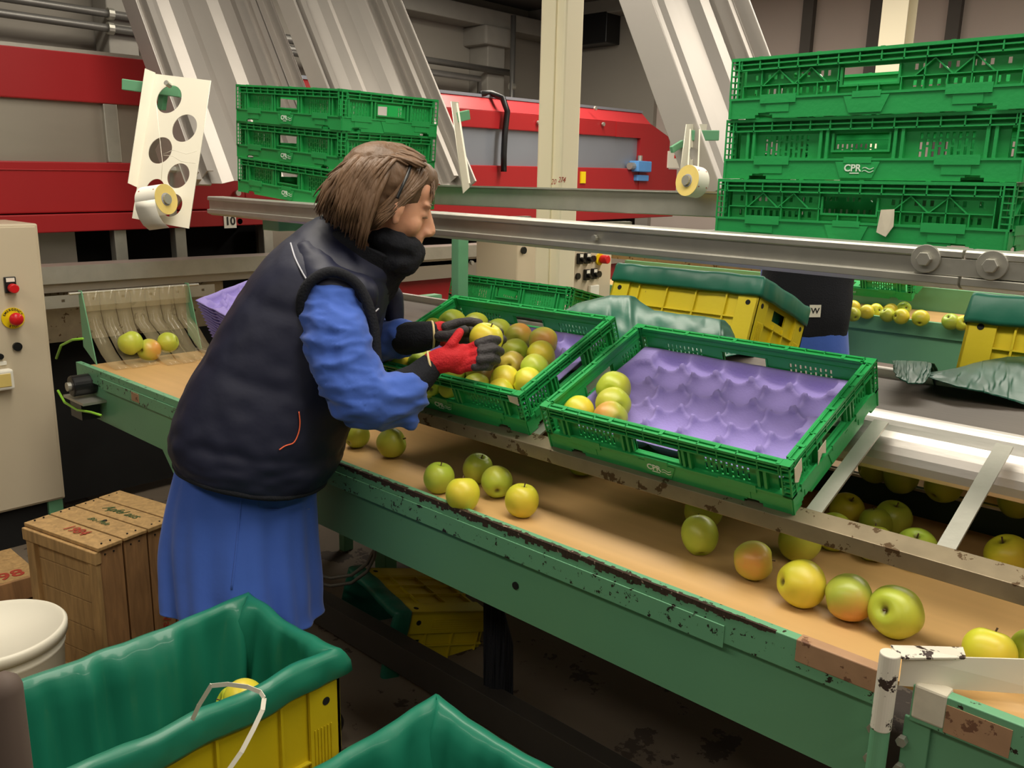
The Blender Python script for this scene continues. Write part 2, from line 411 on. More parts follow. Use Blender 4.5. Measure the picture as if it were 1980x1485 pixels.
for i, (u, v, s_) in enumerate([(1070, 352, '20'), (1086, 348, '274')]):
    p = px(u, v, x=cc.x + 0.077)
    text_obj('scribble', s_, 0.035, 'ink_red', col1, Matrix.Translation(-Vector(col1.location)) @ frame(p, (0, 1, 0), (0, 0, 1)), shear=0.3)
cc = px(1735, 60, y=6.9)
ibeam('steel_column', cc.x, 6.9, 3.5, 'pale steel column against the far wall above the right crate stack', 0.19)
cc = px(943, 120, x=-6.85)
t = thing('wall_post', 'grey concrete wall post behind the red machine, left of the column', 'column', (-6.86, cc.y, 0))
MB().box(-0.14, 0.14, -0.13, 0.13, 0, 3.19).build('shaft', 'duct', t, bevel=0.01)
MB().box(-0.16, 0.2, -0.22, 0.22, 3.0, 3.19).build('capital', 'duct', t, bevel=0.02)
cc = px(222, 45, x=-6.85)
t = thing('wall_post', 'grey wall post carrying conduit clamps at the upper left', 'column', (-6.86, cc.y, 0))
MB().box(-0.1, 0.14, -0.11, 0.11, 0, 3.3).build('shaft', 'duct', t, bevel=0.01)
def conduit(pts, r, label, clamps=()):
    t = thing('wall_pipe', label, 'pipe', pts[0]); o0 = Vector(pts[0])
    MB().tube([Vector(p) - o0 for p in pts], r, 10).build('tube', 'pipe', t, smooth=True)
    for c in clamps:
        MB().cyl(Vector(c) - o0 - Vector((0, 0.02, 0)), Vector(c) - o0 + Vector((0, 0.02, 0)), r * 1.5, 12).build('clamp', 'steel', t)
    return t
X7 = -6.68
def wy(u, v): return px(u, v, x=X7)
za, zb = wy(120, 13).z, wy(120, 42).z
conduit([(X7, -1, za), (X7, 4.2, za)], 0.028, 'upper grey conduit pipe running along the wall at top left', [(X7, wy(213, 25).y, za)])
conduit([(X7, -1, zb), (X7, 4.2, zb)], 0.028, 'lower grey conduit pipe running along the wall at top left', [(X7, wy(213, 52).y, zb)])
p1 = wy(800, 112); p2 = wy(992, 132)
conduit([(X7, p1.y - 1.5, p1.z), (X7, p2.y, p1.z)], 0.032, 'upper conduit behind the left crates ending at the corner pipe')
p1 = wy(815, 137); p2 = wy(927, 152)
conduit([(X7, p1.y - 1.6, p1.z), (X7, p2.y, p1.z), (X7, p2.y, p1.z - 0.6)], 0.032, 'lower conduit that elbows down the wall left of the grey post')
p1 = px(992, 75, x=-6.55)
conduit([(-6.55, p1.y, 3.3), (-6.55, p1.y, 1.0)], 0.028, 'vertical conduit in the corner left of the cream column', [(-6.55, p1.y, 2.6)])
for (u, v, lb) in ((560, 77, 'upper'), (572, 97, 'lower')):
    p = wy(u, v)
    conduit([(X7, p.y - 0.8, p.z), (X7, p.y + 0.8, p.z)], 0.035, lb + ' wall pipe glimpsed between the two left metal chutes')

# ---------------------------------------------------------------- red sorting machine (runs along y at x = MX)
MX = -4.4
t = thing('sorting_machine', 'long red sorting machine with grey panels behind the conveyors', 'machine', (MX, 0, CAMZ), (math.radians(0.8), 0, 0))
def mpan(name, m, y0, y1, z0, z1, x0=-0.7, x1=0.0, **k): return MB().box(x0, x1, y0, y1, z0, z1).build(name, m, t, **k)
YE = 6.75; YA = 2.55
mpan('upper_cover', 'red', 0.2, 2.32, 0.31, 0.53, bevel=0.006)
MB().prism([(0.2, 0.53), (2.32, 0.53), (2.32, 0.548), (0.2, 0.548)], -0.75, -0.02).build('top_edge', 'steel', t)
mpan('upper_cover', 'red', 2.5, 6.35, 0.31, 0.43, bevel=0.006)
# sloping bevel on the right part, its caught light painted as lighter red
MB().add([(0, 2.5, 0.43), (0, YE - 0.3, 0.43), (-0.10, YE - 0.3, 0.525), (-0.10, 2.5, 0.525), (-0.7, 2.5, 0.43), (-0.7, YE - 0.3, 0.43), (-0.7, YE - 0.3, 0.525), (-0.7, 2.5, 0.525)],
         [(0, 1, 2, 3), (3, 2, 6, 7), (0, 3, 7, 4), (1, 5, 6, 2)]).build('bevel_cover', 'red_lit', t)
MB().box(-0.7, -0.09, 2.5, YE - 0.3, 0.525, 0.545).build('top_edge', 'bluegrey', t)
MB().poly([(0.005, 5.95, 0.43), (0.005, YE - 0.3, 0.43), (0.005, YE, 0.33), (0.005, YE, -0.2), (0.005, 6.3, -0.2), (0.005, 6.3, 0.31), (0.005, 5.95, 0.31)], (-0.7, 0, 0)).build('end_cover', 'red', t)
mpan('grey_panel', 'panel', 0.2, 2.32, 0.035, 0.31, -0.7, -0.03)
mpan('panel_post', 'steel', px(205, 240, x=MX).y, px(232, 240, x=MX).y, 0.035, 0.31, -0.1, -0.005, bevel=0.004)
mpan('grey_panel', 'bluegrey', 2.5, 6.3, 0.06, 0.31, -0.7, -0.03)
mpan('lower_cover', 'red', 0.2, YA, -0.2, 0.035, bevel=0.006)
mpan('crease', 'red_lit', 0.2, YA, -0.004, 0.0, -0.2, 0.006)  # fold highlight put in as a lighter strip
mpan('lower_lip', 'red', 0.2, px(526, 437, x=MX).y, -0.29, -0.205, -0.7, 0.025, bevel=0.005)
mpan('lower_cover', 'red', YA, 6.9, -0.16, 0.06, bevel=0.006)
mpan('lower_lip', 'red', 3.2, 6.9, -0.36, -0.17, -0.7, -0.02, bevel=0.005)
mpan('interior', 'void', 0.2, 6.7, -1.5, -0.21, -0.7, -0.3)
for u in (240, 357, 527):
    y = px(u, 460, x=MX + .05).y; mpan('support_post', 'steel', y - 0.03, y + 0.03, -0.6, -0.29, -0.06, 0.0, bevel=0.003)
mpan('side_plate', 'panel', px(85, 480, x=MX).y, px(160, 470, x=MX).y, -0.62, -0.29, -0.2, -0.1)
mpan('side_plate', 'panel', px(530, 480, x=MX).y, px(640, 470, x=MX).y, -0.62, -0.29, -0.2, -0.1)
for (u, v) in ((462, 375), (464, 430), (1045, 240), (1155, 212), (1170, 243), (1060, 300)):
    q = px(u, v, x=MX + 0.03) ; q = Vector((0.01, q.y, q.z - CAMZ - 0.012 * q.y))
    MB().cyl(q, q + Vector((0.015, 0, 0)), 0.016, 10).build('bolt', 'steel', t)
# plate with the number ten
q = px(444, 428, x=MX + 0.03); q0 = Vector((0.028, q.y, q.z - CAMZ - 0.0140 * q.y))
pl = MB().box(0.026, 0.03, q0.y - 0.036, q0.y + 0.036, q0.z - 0.036, q0.z + 0.036).build('number_plate', 'paper', t)
text_obj('number', '10', 0.062, 'ink_black', pl, frame((0.0315, q0.y, q0.z), (0, 1, 0), (0, 0, 1)), bold=True)
q = px(1304, 306, x=MX); q = Vector((0.012, q.y, q.z - CAMZ - 0.014 * q.y))
pl = MB().box(0.006, 0.012, q.y - 0.12, q.y + 0.1, q.z - 0.085, q.z + 0.06).build('maker_sign', 'paper', t)
MB().box(0.012, 0.014, q.y - 0.02, q.y + 0.035, q.z + 0.0, q.z + 0.03).build('sign_mark', 'redbtn', pl)
q = px(1126, 343, x=MX); q = Vector((0.01, q.y, q.z - CAMZ - 0.014 * q.y))
MB().box(0.0, 0.012, q.y - 0.03, q.y + 0.03, q.z - 0.045, q.z + 0.045).build('warning_label', 'yellbtn', t)
# air valve and hose on the machine
q = px(1252, 322, x=MX + 0.1)
vt = thing('air_valve', 'small blue pneumatic valve fixed to the grey machine panel near its right end', 'valve', (MX - 0.03, q.y, q.z))
MB().box(0, 0.1, -0.09, 0.11, -0.045, 0.045).build('valve_body', 'bluevalve', vt, bevel=0.008)
MB().box(0, 0.07, -0.05, 0.12, -0.12, -0.07).build('valve_foot', 'bluevalve', vt, bevel=0.006)
MB().cyl((0.05, -0.15, 0), (0.05, -0.09, 0), 0.03, 10).build('fitting', 'steel', vt)
MB().cyl((0.05, 0.0, 0.045), (0.05, 0.0, 0.09), 0.02, 10).build('fitting', 'steel', vt)
pts = [px(u, v, x=MX + 0.04 if i > 1 else MX - 0.1) for i, (u, v) in enumerate([(930, 182), (950, 180), (972, 190), (981, 215), (976, 260), (974, 300), (974, 332)])]
ho = MB().tube(pts, 0.022, 8).build('black_hose', 'black', smooth=True); tag(ho, 'black hose looping over the red machine beside the cream column', 'hose')

# rails in front of the machine
t = thing('outfeed_rail', 'grey steel channel rail running across the foot of the red machine', 'rail', (-4.05, 0, CAMZ))
za = px(250, 508, x=-4.0).z - CAMZ
MB().prism([(0, 0), (0.0, -0.07), (-0.06, -0.07), (-0.06, 0.0)], 0, 0.0001).build('rail_end', 'steel', t) if False else None
def yprism(prof, y0, y1):   # profile in (x,z), swept along y
    m = MB(); m.prism([(a, b) for a, b in prof], y0, y1, T=Matrix(((0, 1, 0, 0), (1, 0, 0, 0), (0, 0, 1, 0), (0, 0, 0, 1)))); return m
yprism([(-0.1, 0.0), (0.05, 0.0), (0.05, -0.075), (0.04, -0.075), (0.04, -0.01), (-0.1, -0.01)], 0.7, 6.6).build('channel', 'steel', t).location = (0, 0, za)
yprism([(0.02, -0.075), (0.03, -0.075), (0.03, -0.115), (0.02, -0.115)], 0.7, 6.6).build('lower_strip', 'panel', t).location = (0, 0, za)
mb = MB(); 
hl = []
for k in range(6):
    y = 1.4 + 0.13 * k; hl.append((y, y + 0.014, -0.03, -0.018))
mb.perf(lambda u, z, q: (q, u, z), (1.25, 2.12), (-0.055, 0.0), hl, 0.06, 0.065)
mb.build('slotted_plate', 'steel', t).location = (0, 0, za - 0.125)
MB().box(-0.02, 0.0, 1.2, 2.2, -0.34, -0.12).build('back_plate', 'rail', t).location = (0, 0, za)
for v, uu in ((478, 905), (508, 912), (478, 960)):
    q = px(uu, v, x=-3.99); MB().cyl((0.05, q.y, q.z - CAMZ), (0.07, q.y, q.z - CAMZ), 0.014, 8).build('bolt', 'steel', t)
MB().box(0.0, 0.03, 3.2, 6.5, -0.2, -0.09).build('wide_plate', 'panel', t).location = (0, 0, za)
MB().box(-0.02, 0.02, 2.55, 6.5, -0.42, -0.36).build('cross_member', 'steel', t).location = (0, 0, za)
MB().box(-0.06, -0.03, 2.55, 6.5, -0.36, -0.2).build('red_skirt', 'red', t).location = (0, 0, za)
for y in (0.75, 2.6, 4.5, 6.4):
    MB().box(-0.05, 0.03, y, y + 0.08, -CAMZ, za - 0.07).build('leg', 'green', t)
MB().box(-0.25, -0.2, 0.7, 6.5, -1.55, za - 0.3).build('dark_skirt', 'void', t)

# ---------------------------------------------------------------- control cabinets
def disc(mb, c, r, th, axis, n=24):
    c = Vector(c); return mb.cyl(c, c + Vector(axis) * th, r, n)
t = thing('control_cabinet', 'tall beige control cabinet with an emergency stop at the left edge', 'cabinet', (-3.95, 0, 0))
cy1 = px(100, 700, x=-3.95).y; ztop = px(78, 432, x=-3.95).z; zbot = px(133, 962, x=-3.95).z
cy0 = cy1 - 0.62
MB().box(-0.38, 0, cy0, cy1, zbot, ztop).build('cabinet_box', 'beige', t, bevel=0.008)
MB().box(0.0, 0.006, cy0 + 0.01, cy1 - 0.012, zbot + 0.01, ztop - 0.012).build('door', 'beige', t, bevel=0.003)
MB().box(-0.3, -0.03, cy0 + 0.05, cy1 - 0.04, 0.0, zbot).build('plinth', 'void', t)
MB().box(-0.06, -0.01, cy1 - 0.07, cy1 - 0.01, 0.0, zbot).build('foot', 'green', t)
def cabp(u, v, dx=0.008): return px(u, v, x=-3.95 + dx) - Vector((-3.95, 0, 0))
q = cabp(19, 551)
sw = MB().box(0.006, 0.02, q.y - 0.022, q.y + 0.022, q.z - 0.032, q.z + 0.034).build('push_button', 'black', t, bevel=0.003)
disc(MB(), (0.02, q.y + 0.004, q.z - 0.012), 0.019, 0.03, (1, 0, 0)).build('red_cap', 'redbtn', sw, bevel=0.004)
MB().box(0.02, 0.0215, q.y - 0.016, q.y + 0.016, q.z + 0.014, q.z + 0.03).build('label_strip', 'paper', sw)
q = cabp(25, 615)
es = disc(MB(), (0.006, q.y, q.z), 0.044, 0.006, (1, 0, 0), 32).build('emergency_stop', 'yellbtn', t)
disc(MB(), (0.012, q.y, q.z), 0.016, 0.03, (1, 0, 0)).build('button_neck', 'yellbtn', es)
MB().lathe([(0.001, 0.066), (0.018, 0.064), (0.026, 0.056), (0.027, 0.046), (0.02, 0.036), (0.001, 0.036)], 24, T=Matrix.Translation((0, q.y, q.z)) @ Matrix.Rotation(PI / 2, 4, 'Y')).build('mushroom_cap', 'redbtn', es, smooth=True)
for wd, a0, a1, fl in (('EMERGENCY', 155, 25, 1), ('STOP', 245, 295, -1)):
    for i, ch in enumerate(wd):
        a = math.radians(a0 + (a1 - a0) * i / (len(wd) - 1)); rr = 0.0355
        pp = Vector((0.0126, q.y + math.cos(a) * rr, q.z + math.sin(a) * rr))
        xd = Vector((0, math.sin(a), -math.cos(a))) * fl; yd = Vector((0, math.cos(a), math.sin(a))) * fl
        text_obj('letter', ch, 0.013, 'ink_black', es, frame(pp, xd, yd), bold=True)
q = cabp(33, 670); disc(MB(), (0.006, q.y, q.z), 0.018, 0.012, (1, 0, 0)).build('black_button', 'black', t)
q = cabp(6, 702); MB().box(0.006, 0.016, q.y - 0.05, q.y + 0.012, q.z - 0.008, q.z + 0.008).build('name_strip', 'paper', t, bevel=0.002)
q = cabp(6, 731)
so = MB().box(0.006, 0.05, q.y - 0.06, q.y + 0.03, q.z - 0.045, q.z + 0.04).build('socket_cover', 'paper', t, bevel=0.008)
MB().box(0.05, 0.053, q.y - 0.05, q.y + 0.017, q.z - 0.03, q.z + 0.025).build('socket_lid', 'paperroll', so, bevel=0.003)
q = cabp(4, 688); disc(MB(), (0.006, q.y - 0.01, q.z), 0.012, 0.02, (1, 0, 0)).build('key_switch', 'black', t)

c2 = Vector((-3.0, 0, 0)); y0 = px(1000, 500, x=-3.0).y; y1 = px(1182, 520, x=-3.0).y
t = thing('control_cabinet', 'beige control cabinet with rows of switches seen under the shelf behind the column', 'cabinet', (-3.0, 0, 0))
MB().box(-0.3, 0, y0, y1, 0.75, 1.36).build('cabinet_box', 'beige', t, bevel=0.008)
MB().box(-0.2, -0.1, y0 + .1, y1 - .1, 0.0, 0.75).build('stand', 'green', t)
for (u, v) in ((1119, 500), (1133, 499), (1132, 531), (1146, 529)):
    q = px(u, v, x=-3.0) - c2
    s_ = MB().box(0, 0.02, q.y - 0.02, q.y + 0.02, q.z - 0.03, q.z + 0.03).build('selector_switch', 'black', t, bevel=0.003)
    MB().box(0.02, 0.022, q.y - 0.014, q.y + 0.014, q.z + 0.008, q.z + 0.026).build('label_strip', 'paper', s_)
    MB().bar((0.03, q.y - 0.012, q.z + 0.006), (0.03, q.y + 0.014, q.z - 0.016), 0.02, 0.01).build('switch_lever', 'black', s_)
for (u, v) in ((1146, 500), (1116, 534), (1157, 530)):
    q = px(u, v, x=-3.0) - c2; disc(MB(), (0, q.y, q.z), 0.018, 0.012, (1, 0, 0)).build('black_button', 'black', t)
q = px(1158, 501, x=-3.0) - c2
es = disc(MB(), (0, q.y, q.z), 0.034, 0.01, (1, 0, 0)).build('emergency_stop', 'yellbtn', t)
disc(MB(), (0.01, q.y + 0.01, q.z), 0.024, 0.05, (1, 0, 0)).build('mushroom_cap', 'redbtn', es, bevel=0.006)
q = px(1088, 512, x=-3.0) - c2; disc(MB(), (0, q.y, q.z), 0.045, 0.03, (1, 0, 0)).build('rotary_switch', 'black', t)
q = px(1088, 490, x=-3.0) - c2; MB().box(0, 0.004, q.y - 0.03, q.y + 0.03, q.z - 0.012, q.z + 0.012).build('warning_label', 'yellbtn', t)
q = px(1145, 563, x=-3.0) - c2; MB().box(0, 0.02, q.y - 0.04, q.y + 0.04, q.z - 0.06, q.z + 0.035).build('meter_window', 'paper', t, bevel=0.004)
q = px(1011, 484, x=-3.0) - c2; disc(MB(), (0, q.y, q.z), 0.018, 0.012, (1, 0, 0)).build('lock_knob', 'black', t)

# ---------------------------------------------------------------- metal chutes (slope down along +x)
def chute(name, uL, uR, wy_, label, zend, brackets=False, deg=58.0):
    # find near/far edge at v=0 with width wy_ along y
    r1, r2 = ray(uL, 0), ray(uR, 0)
    k = r1.x / r2.x                       # same x
    # y1 = r1.y*a ; y2 = r2.y*a*k ; y2-y1 = wy_
    a = wy_ / (r2.y * k - r1.y)
    P = CP + r1 * a
    ang = math.radians(deg)
    dr = Vector((math.cos(ang), 0, -math.sin(ang)))
    Ldown = (P.z - zend) / math.sin(ang); Lup = (3.3 - P.z) / math.sin(ang)
    nrm = Vector((math.sin(ang), 0, math.cos(ang)))
    T = Matrix.Translation(P) @ Matrix((dr, Vector((0, 1, 0)), nrm)).transposed().to_4x4()
    t = thing(name, label, 'chute'); t.matrix_basis = T
    W_ = wy_
    # corrugated sheet: profile (y, z) swept along x
    pr = [(0.10, 0)]
    y = 0.10; span = (W_ - 0.2)
    for i in range(2):
        s0 = 0.10 + span * (i + 0.28) / 2.0; s1 = 0.10 + span * (i + 0.72) / 2.0
        pr += [(s0 - 0.022, 0.0), (s0 + 0.022, 0.024), (s1 - 0.022, 0.024), (s1 + 0.022, 0.0)]
    pr += [(W_ - 0.10, 0.0)]
    sh = MB().prism(pr, -Lup, Ldown, closed=False).build('corrugated_sheet', 'chute', t, solid=0.003)
    for s, nm in ((0, 'edge_channel'), (1, 'edge_channel')):
        f = (lambda q: q) if s == 0 else (lambda q: W_ - q)
        prof = [(f(0.0), 0.085), (f(0.0), -0.02), (f(0.105), -0.02), (f(0.105), -0.008), (f(0.045), -0.008), (f(0.045), 0.03), (f(0.012), 0.03), (f(0.012), 0.085)]
        MB().prism(prof, -Lup, Ldown + (0.02 if s else 0.0)).build(nm, 'chute', t, bevel=0.002)
        prof = [(f(0.07), 0.05), (f(0.07), -0.01), (f(0.075), -0.01), (f(0.075), 0.045), (f(0.098), 0.045), (f(0.098), 0.05)]
        MB().prism(prof, -Lup, Ldown - 0.03).build('guide_strip', 'chute', t)
    if brackets:
        MB().box(Ldown - 0.26, Ldown + 0.02, -0.004, 0.004, -0.16, -0.02).build('bracket_plate', 'steel', t)
        MB().bar((Ldown - 0.16, 0, -0.05), (Ldown + 0.05, 0.0, -0.22), 0.03, 0.008).build('bracket_arm', 'steel', t)
        MB().cyl((Ldown - 0.10, -0.03, -0.06), (Ldown - 0.10, 0.0, -0.06), 0.013, 8).build('bolt', 'steel', t)
        MB().cyl((Ldown - 0.45, -0.012, 0.03), (Ldown - 0.45, 0.0, 0.03), 0.013, 8).build('bolt', 'steel', t)
    return t
chute('metal_chute', 240, 519, 0.70, 'leftmost steep corrugated metal chute above the perforated plate', 1.575, True)
chute('metal_chute', 541, 768, 0.68, 'middle steep corrugated metal chute behind the left crate stack', 1.58)
chute('metal_chute', 1208, 1430, 0.70, 'rightmost steep corrugated metal chute beside the right crate stack', 1.56, False, 63.0)

# ---------------------------------------------------------------- green foldable crates
def crate_wall(mb_fn_args, Lh, H, style):
    """returns MB for a wall whose outer face is t=0, t goes inwards; u along wall"""
    fn = mb_fn_args
    mb = MB()
    z0 = 0.042
    holes = []
    hw, hz0, hz1 = 0.055, H - 0.066, H - 0.033
    holes.append((-hw, hw, hz0, hz1))
    if style == 'slot':
        groups = [-1, 1]
        cx = (hw + 0.03 + Lh - 0.045) / 2
        n = 9 if Lh > 0.25 else 6
        if Lh < 0.25: cx = 0.127
        for g in groups:
            for k in range(n):
                u = g * cx + (k - (n - 1) / 2) * 0.0115
                rows = [(H - 0.046, H - 0.035), (H - 0.066, H - 0.050), (H - 0.080, H - 0.070)]
                if k % 2: rows = [(H - 0.043, H - 0.035), (H - 0.058, H - 0.047), (H - 0.080, H - 0.062)]
                for (a, b) in rows: holes.append((u - 0.0026, u + 0.0026, a, b))
    else:
        n = int((Lh - 0.11) / 0.014)
        for g in (-1, 1):
            for k in range(n):
                u = g * (0.085 + k * 0.0145)
                if abs(u) > Lh - 0.035: continue
                holes.append((u - 0.0034, u + 0.0034, z0 + 0.006, z0 + 0.018))
                if k % 4 != 2: holes.append((u - 0.0034, u + 0.0034, H - 0.046, H - 0.035))
    mb.perf(fn, (-Lh + 0.012, Lh - 0.012), (z0, H - 0.026), holes, 0.013, 0.016)
    def bx(u0, u1, a, b, t0, t1):
        P = [fn(u, z, t) for (u, t, z) in ((u0, t0, a), (u1, t0, a), (u1, t1, a), (u0, t1, a), (u0, t0, b), (u1, t0, b), (u1, t1, b), (u0, t1, b))]
        mb.add(P, [(0, 3, 2, 1), (4, 5, 6, 7), (0, 1, 5, 4), (1, 2, 6, 5), (2, 3, 7, 6), (3, 0, 4, 7)])
    # rim: two lips with a groove, lower rails, small ribs
    bx(-Lh, Lh, H - 0.006, H, 0.0, 0.006); bx(-Lh + 0.008, Lh - 0.008, H - 0.006, H, 0.015, 0.020); bx(-Lh + .004, Lh - .004, H - 0.007, H - 0.004, 0.004, 0.018)
    bx(-Lh, Lh, H - 0.0155, H - 0.0125, 0.002, 0.014); bx(-Lh, Lh, H - 0.0265, H - 0.0235, 0.001, 0.016)
    bx(-Lh, Lh, H - 0.026, H, 0.012, 0.0145)
    n = int(2 * Lh / 0.042)
    for k in range(n + 1):
        u = -Lh + 0.004 + (2 * Lh - 0.008) * k / n; bx(u - 0.0012, u + 0.0012, H - 0.026, H, 0.001, 0.014)
        if k % 3 == 1: bx(u - 0.004, u + 0.004, H - 0.0005, H + 0.0012, 0.002, 0.018)
    # frame round the hand hole
    bx(-hw - 0.004, hw + 0.004, hz0 - 0.004, hz0, 0.006, 0.018); bx(-hw - 0.004, -hw, hz0, hz1, 0.006, 0.018); bx(hw, hw + 0.004, hz0, hz1, 0.006, 0.018)
    if style == 'slot':
        for g in (-1, 1):
            for u in (0.068, 0.082) + ((0.232, 0.246) if Lh > 0.25 else (0.172,)):
                bx(g * u - 0.003, g * u + 0.003, z0, H - 0.026, 0.003, 0.014)
    else:
        zm = z0 + 0.024
        bx(-Lh + 0.01, -hw - 0.004, zm, zm + 0.002, 0.004, 0.014); bx(hw + 0.004, Lh - 0.01, zm, zm + 0.002, 0.004, 0.014)
        for k in range(n + 1):
            u = -Lh + 0.01 + (2 * Lh - 0.02) * k / n
            if abs(u) < hw: 
                bx(u - 0.001, u + 0.001, z0, hz0, 0.004, 0.014); continue
            bx(u - 0.001, u + 0.001, z0, H - 0.026 if k % 2 else zm, 0.004, 0.014)
        for g in (-1, 1):
            for c0 in ((0.12, 0.19) if Lh > 0.25 else (0.115,)):
                for s_ in (-1, 1):
                    a = Vector(fn(g * c0, H - 0.028, 0.009)); b = Vector(fn(g * c0 + s_ * 0.035, zm, 0.009))
                    mb.bar(a, b, 0.0022, 0.009, up=Vector(fn(0, 0, 1)) - Vector(fn(0, 0, 0)))
    return mb
def skirt(fn, Lh):
    mb = MB()
    hs = [(-Lh * 0.72 - 0.02, -Lh * 0.72 + 0.02, 0, 0.007), (-Lh * 0.72 - 0.013, -Lh * 0.72 + 0.013, 0, 0.011), (Lh * 0.72 - 0.02, Lh * 0.72 + 0.02, 0, 0.007), (Lh * 0.72 - 0.013, Lh * 0.72 + 0.013, 0, 0.011)]
    mb.perf(fn, (-Lh, Lh), (0, 0.038), hs, 0.002, 0.006)
    def bx(u0, u1, a, b, t0, t1):
        P = [fn(u, z, t) for (u, t, z) in ((u0, t0, a), (u1, t0, a), (u1, t1, a), (u0, t1, a), (u0, t0, b), (u1, t0, b), (u1, t1, b), (u0, t1, b))]
        mb.add(P, [(0, 3, 2, 1), (4, 5, 6, 7), (0, 1, 5, 4), (1, 2, 6, 5), (2, 3, 7, 6), (3, 0, 4, 7)])
    bx(-Lh, Lh, 0.038, 0.0425, 0.0, 0.018)
    for g in (-1, 1):
        bx(g * Lh * 0.62 - 0.04, g * Lh * 0.62 + 0.04, 0.030, 0.048, -0.0008, 0.003)
        bx(g * Lh * 0.62 - 0.026, g * Lh * 0.62 + 0.026, 0.012, 0.030, 0.0008, 0.003)
    bx(-0.028, 0.028, 0.033, 0.045, -0.0008, 0.003)
    # logo plate (trapezoid)
    P = [fn(u, z, t) for t in (0.0, 0.003) for (u, z) in ((-0.045, 0.036), (0.045, 0.036), (0.032, 0.004), (-0.032, 0.004))]
    mb.add(P, [(0, 1, 2, 3), (7, 6, 5, 4), (0, 4, 5, 1), (1, 5, 6, 2), (2, 6, 7, 3), (3, 7, 4, 0)])
    return mb
CR = {}
def make_crate(H, style, label, M4, group=None, sticker=None):
    t = thing('plastic_crate', label, 'crate', group=group)
    t.matrix_basis = M4
    key = (H, style)
    if key not in CR:
        dat = []
        fl = lambda u, z, q: (u, -0.2 + q, z); fb = lambda u, z, q: (-u, 0.2 - q, z)
        gl = lambda u, z, q: (-0.3 + q, -u, z); gr = lambda u, z, q: (0.3 - q, u, z)
        base = MB()
        for fn, Lh in ((fl, 0.3), (fb, 0.3), (gl, 0.2), (gr, 0.2)):
            m = skirt(fn, Lh); base.add(m.v, m.f)
        hs = []
        for i in range(10):
            for j in range(6):
                x = -0.27 + i * 0.06; y = -0.165 + j * 0.066
                hs.append((x - 0.018, x + 0.018, y - 0.02, y + 0.02))
        base.perf(lambda u, z, q: (u, z, q), (-0.294, 0.294), (-0.194, 0.194), hs, 0.008, 0.012)
        for sx in (-1, 1):
            for sy in (-1, 1):
                x = sx * 0.3; y = sy * 0.2
                def cb(a0, a1, b0, b1, c0, c1): base.box(min(x - sx * a0, x - sx * a1), max(x - sx * a0, x - sx * a1), min(y - sy * b0, y - sy * b1), max(y - sy * b0, y - sy * b1), c0, c1)
                cb(0.012, 0.02, 0.012, 0.02, 0.03, H - 0.002)
                cb(0.0, 0.003, 0.0, 0.003, 0.04, H); cb(0.0, 0.003, 0.017, 0.02, 0.04, H); cb(0.017, 0.02, 0.0, 0.003, 0.04, H)
                k = 0; z = 0.05
                while z < H - 0.004:
                    cb(0.001, 0.02, 0.001, 0.02, z, z + 0.0025); z += 0.0125
                cb(0, 0.02, 0, 0.02, H - 0.006, H + 0.0005)
        dat.append(('base', base))
        for fn, Lh, nm in ((fl, 0.28, 'long_side'), (fb, 0.28, 'long_side'), (gl, 0.18, 'short_side'), (gr, 0.18, 'short_side')):
            dat.append((nm, crate_wall(fn, Lh, H, style)))
        objs = [m.build(nm, 'crate', t) for nm, m in dat]
        CR[key] = [o.data for o in objs]
        CR['names'] = [nm for nm, _ in dat]
        CR['parts', key] = objs
    else:
        for nm, me in zip(CR['names'], CR[key]):
            o = bpy.data.objects.new(nm, me); COL.objects.link(o); o.parent = t
    if style == 'truss': return t
    if 'logo' not in CR:
        me = text_mesh('CPR', 0.019, bold=True); CR['logo'] = me; me.materials.clear(); me.materials.append(M['ink_white'])
        wv = MB()
        for k in range(2):
            pts = [(0.004 + i * 0.0028, -0.0006, -0.006 + 0.006 * k + 0.0018 * math.sin(i * 0.9)) for i in range(9)]
            for a, b in zip(pts[:-1], pts[1:]): wv.bar(a, b, 0.0006, 0.0012)
        wv.box(-0.021, -0.002, -0.0008, -0.0002, -0.0105, -0.0085)
        o = wv.build('logo_waves', 'ink_white'); CR['waves'] = o.data; bpy.data.objects.remove(o)
    for s in (-1, 1):
        R_ = Matrix.Rotation(0 if s < 0 else PI, 4, 'Z')
        T0 = R_ @ Matrix.Translation((0, -0.2003, 0.021)); Tt = T0 @ Matrix.Rotation(PI / 2, 4, 'X')
        b0 = [c for c in t.children if c.name.startswith('base')][0]
        o = bpy.data.objects.new('logo', CR['logo']); COL.objects.link(o); o.parent = b0; o.matrix_basis = R_ @ Matrix.Translation((-0.008, -0.2006, 0.023)) @ Matrix.Rotation(PI / 2, 4, 'X')
        o = bpy.data.objects.new('logo_waves', CR['waves']); COL.objects.link(o); o.parent = b0; o.matrix_basis = R_ @ Matrix.Translation((0.008, -0.2, 0.023))
    return t
HS = 0.125; HT = 0.113
zr = CAMZ - 0.105
gs = 'green crates stacked on the right of the shelf'
xr = -0.712
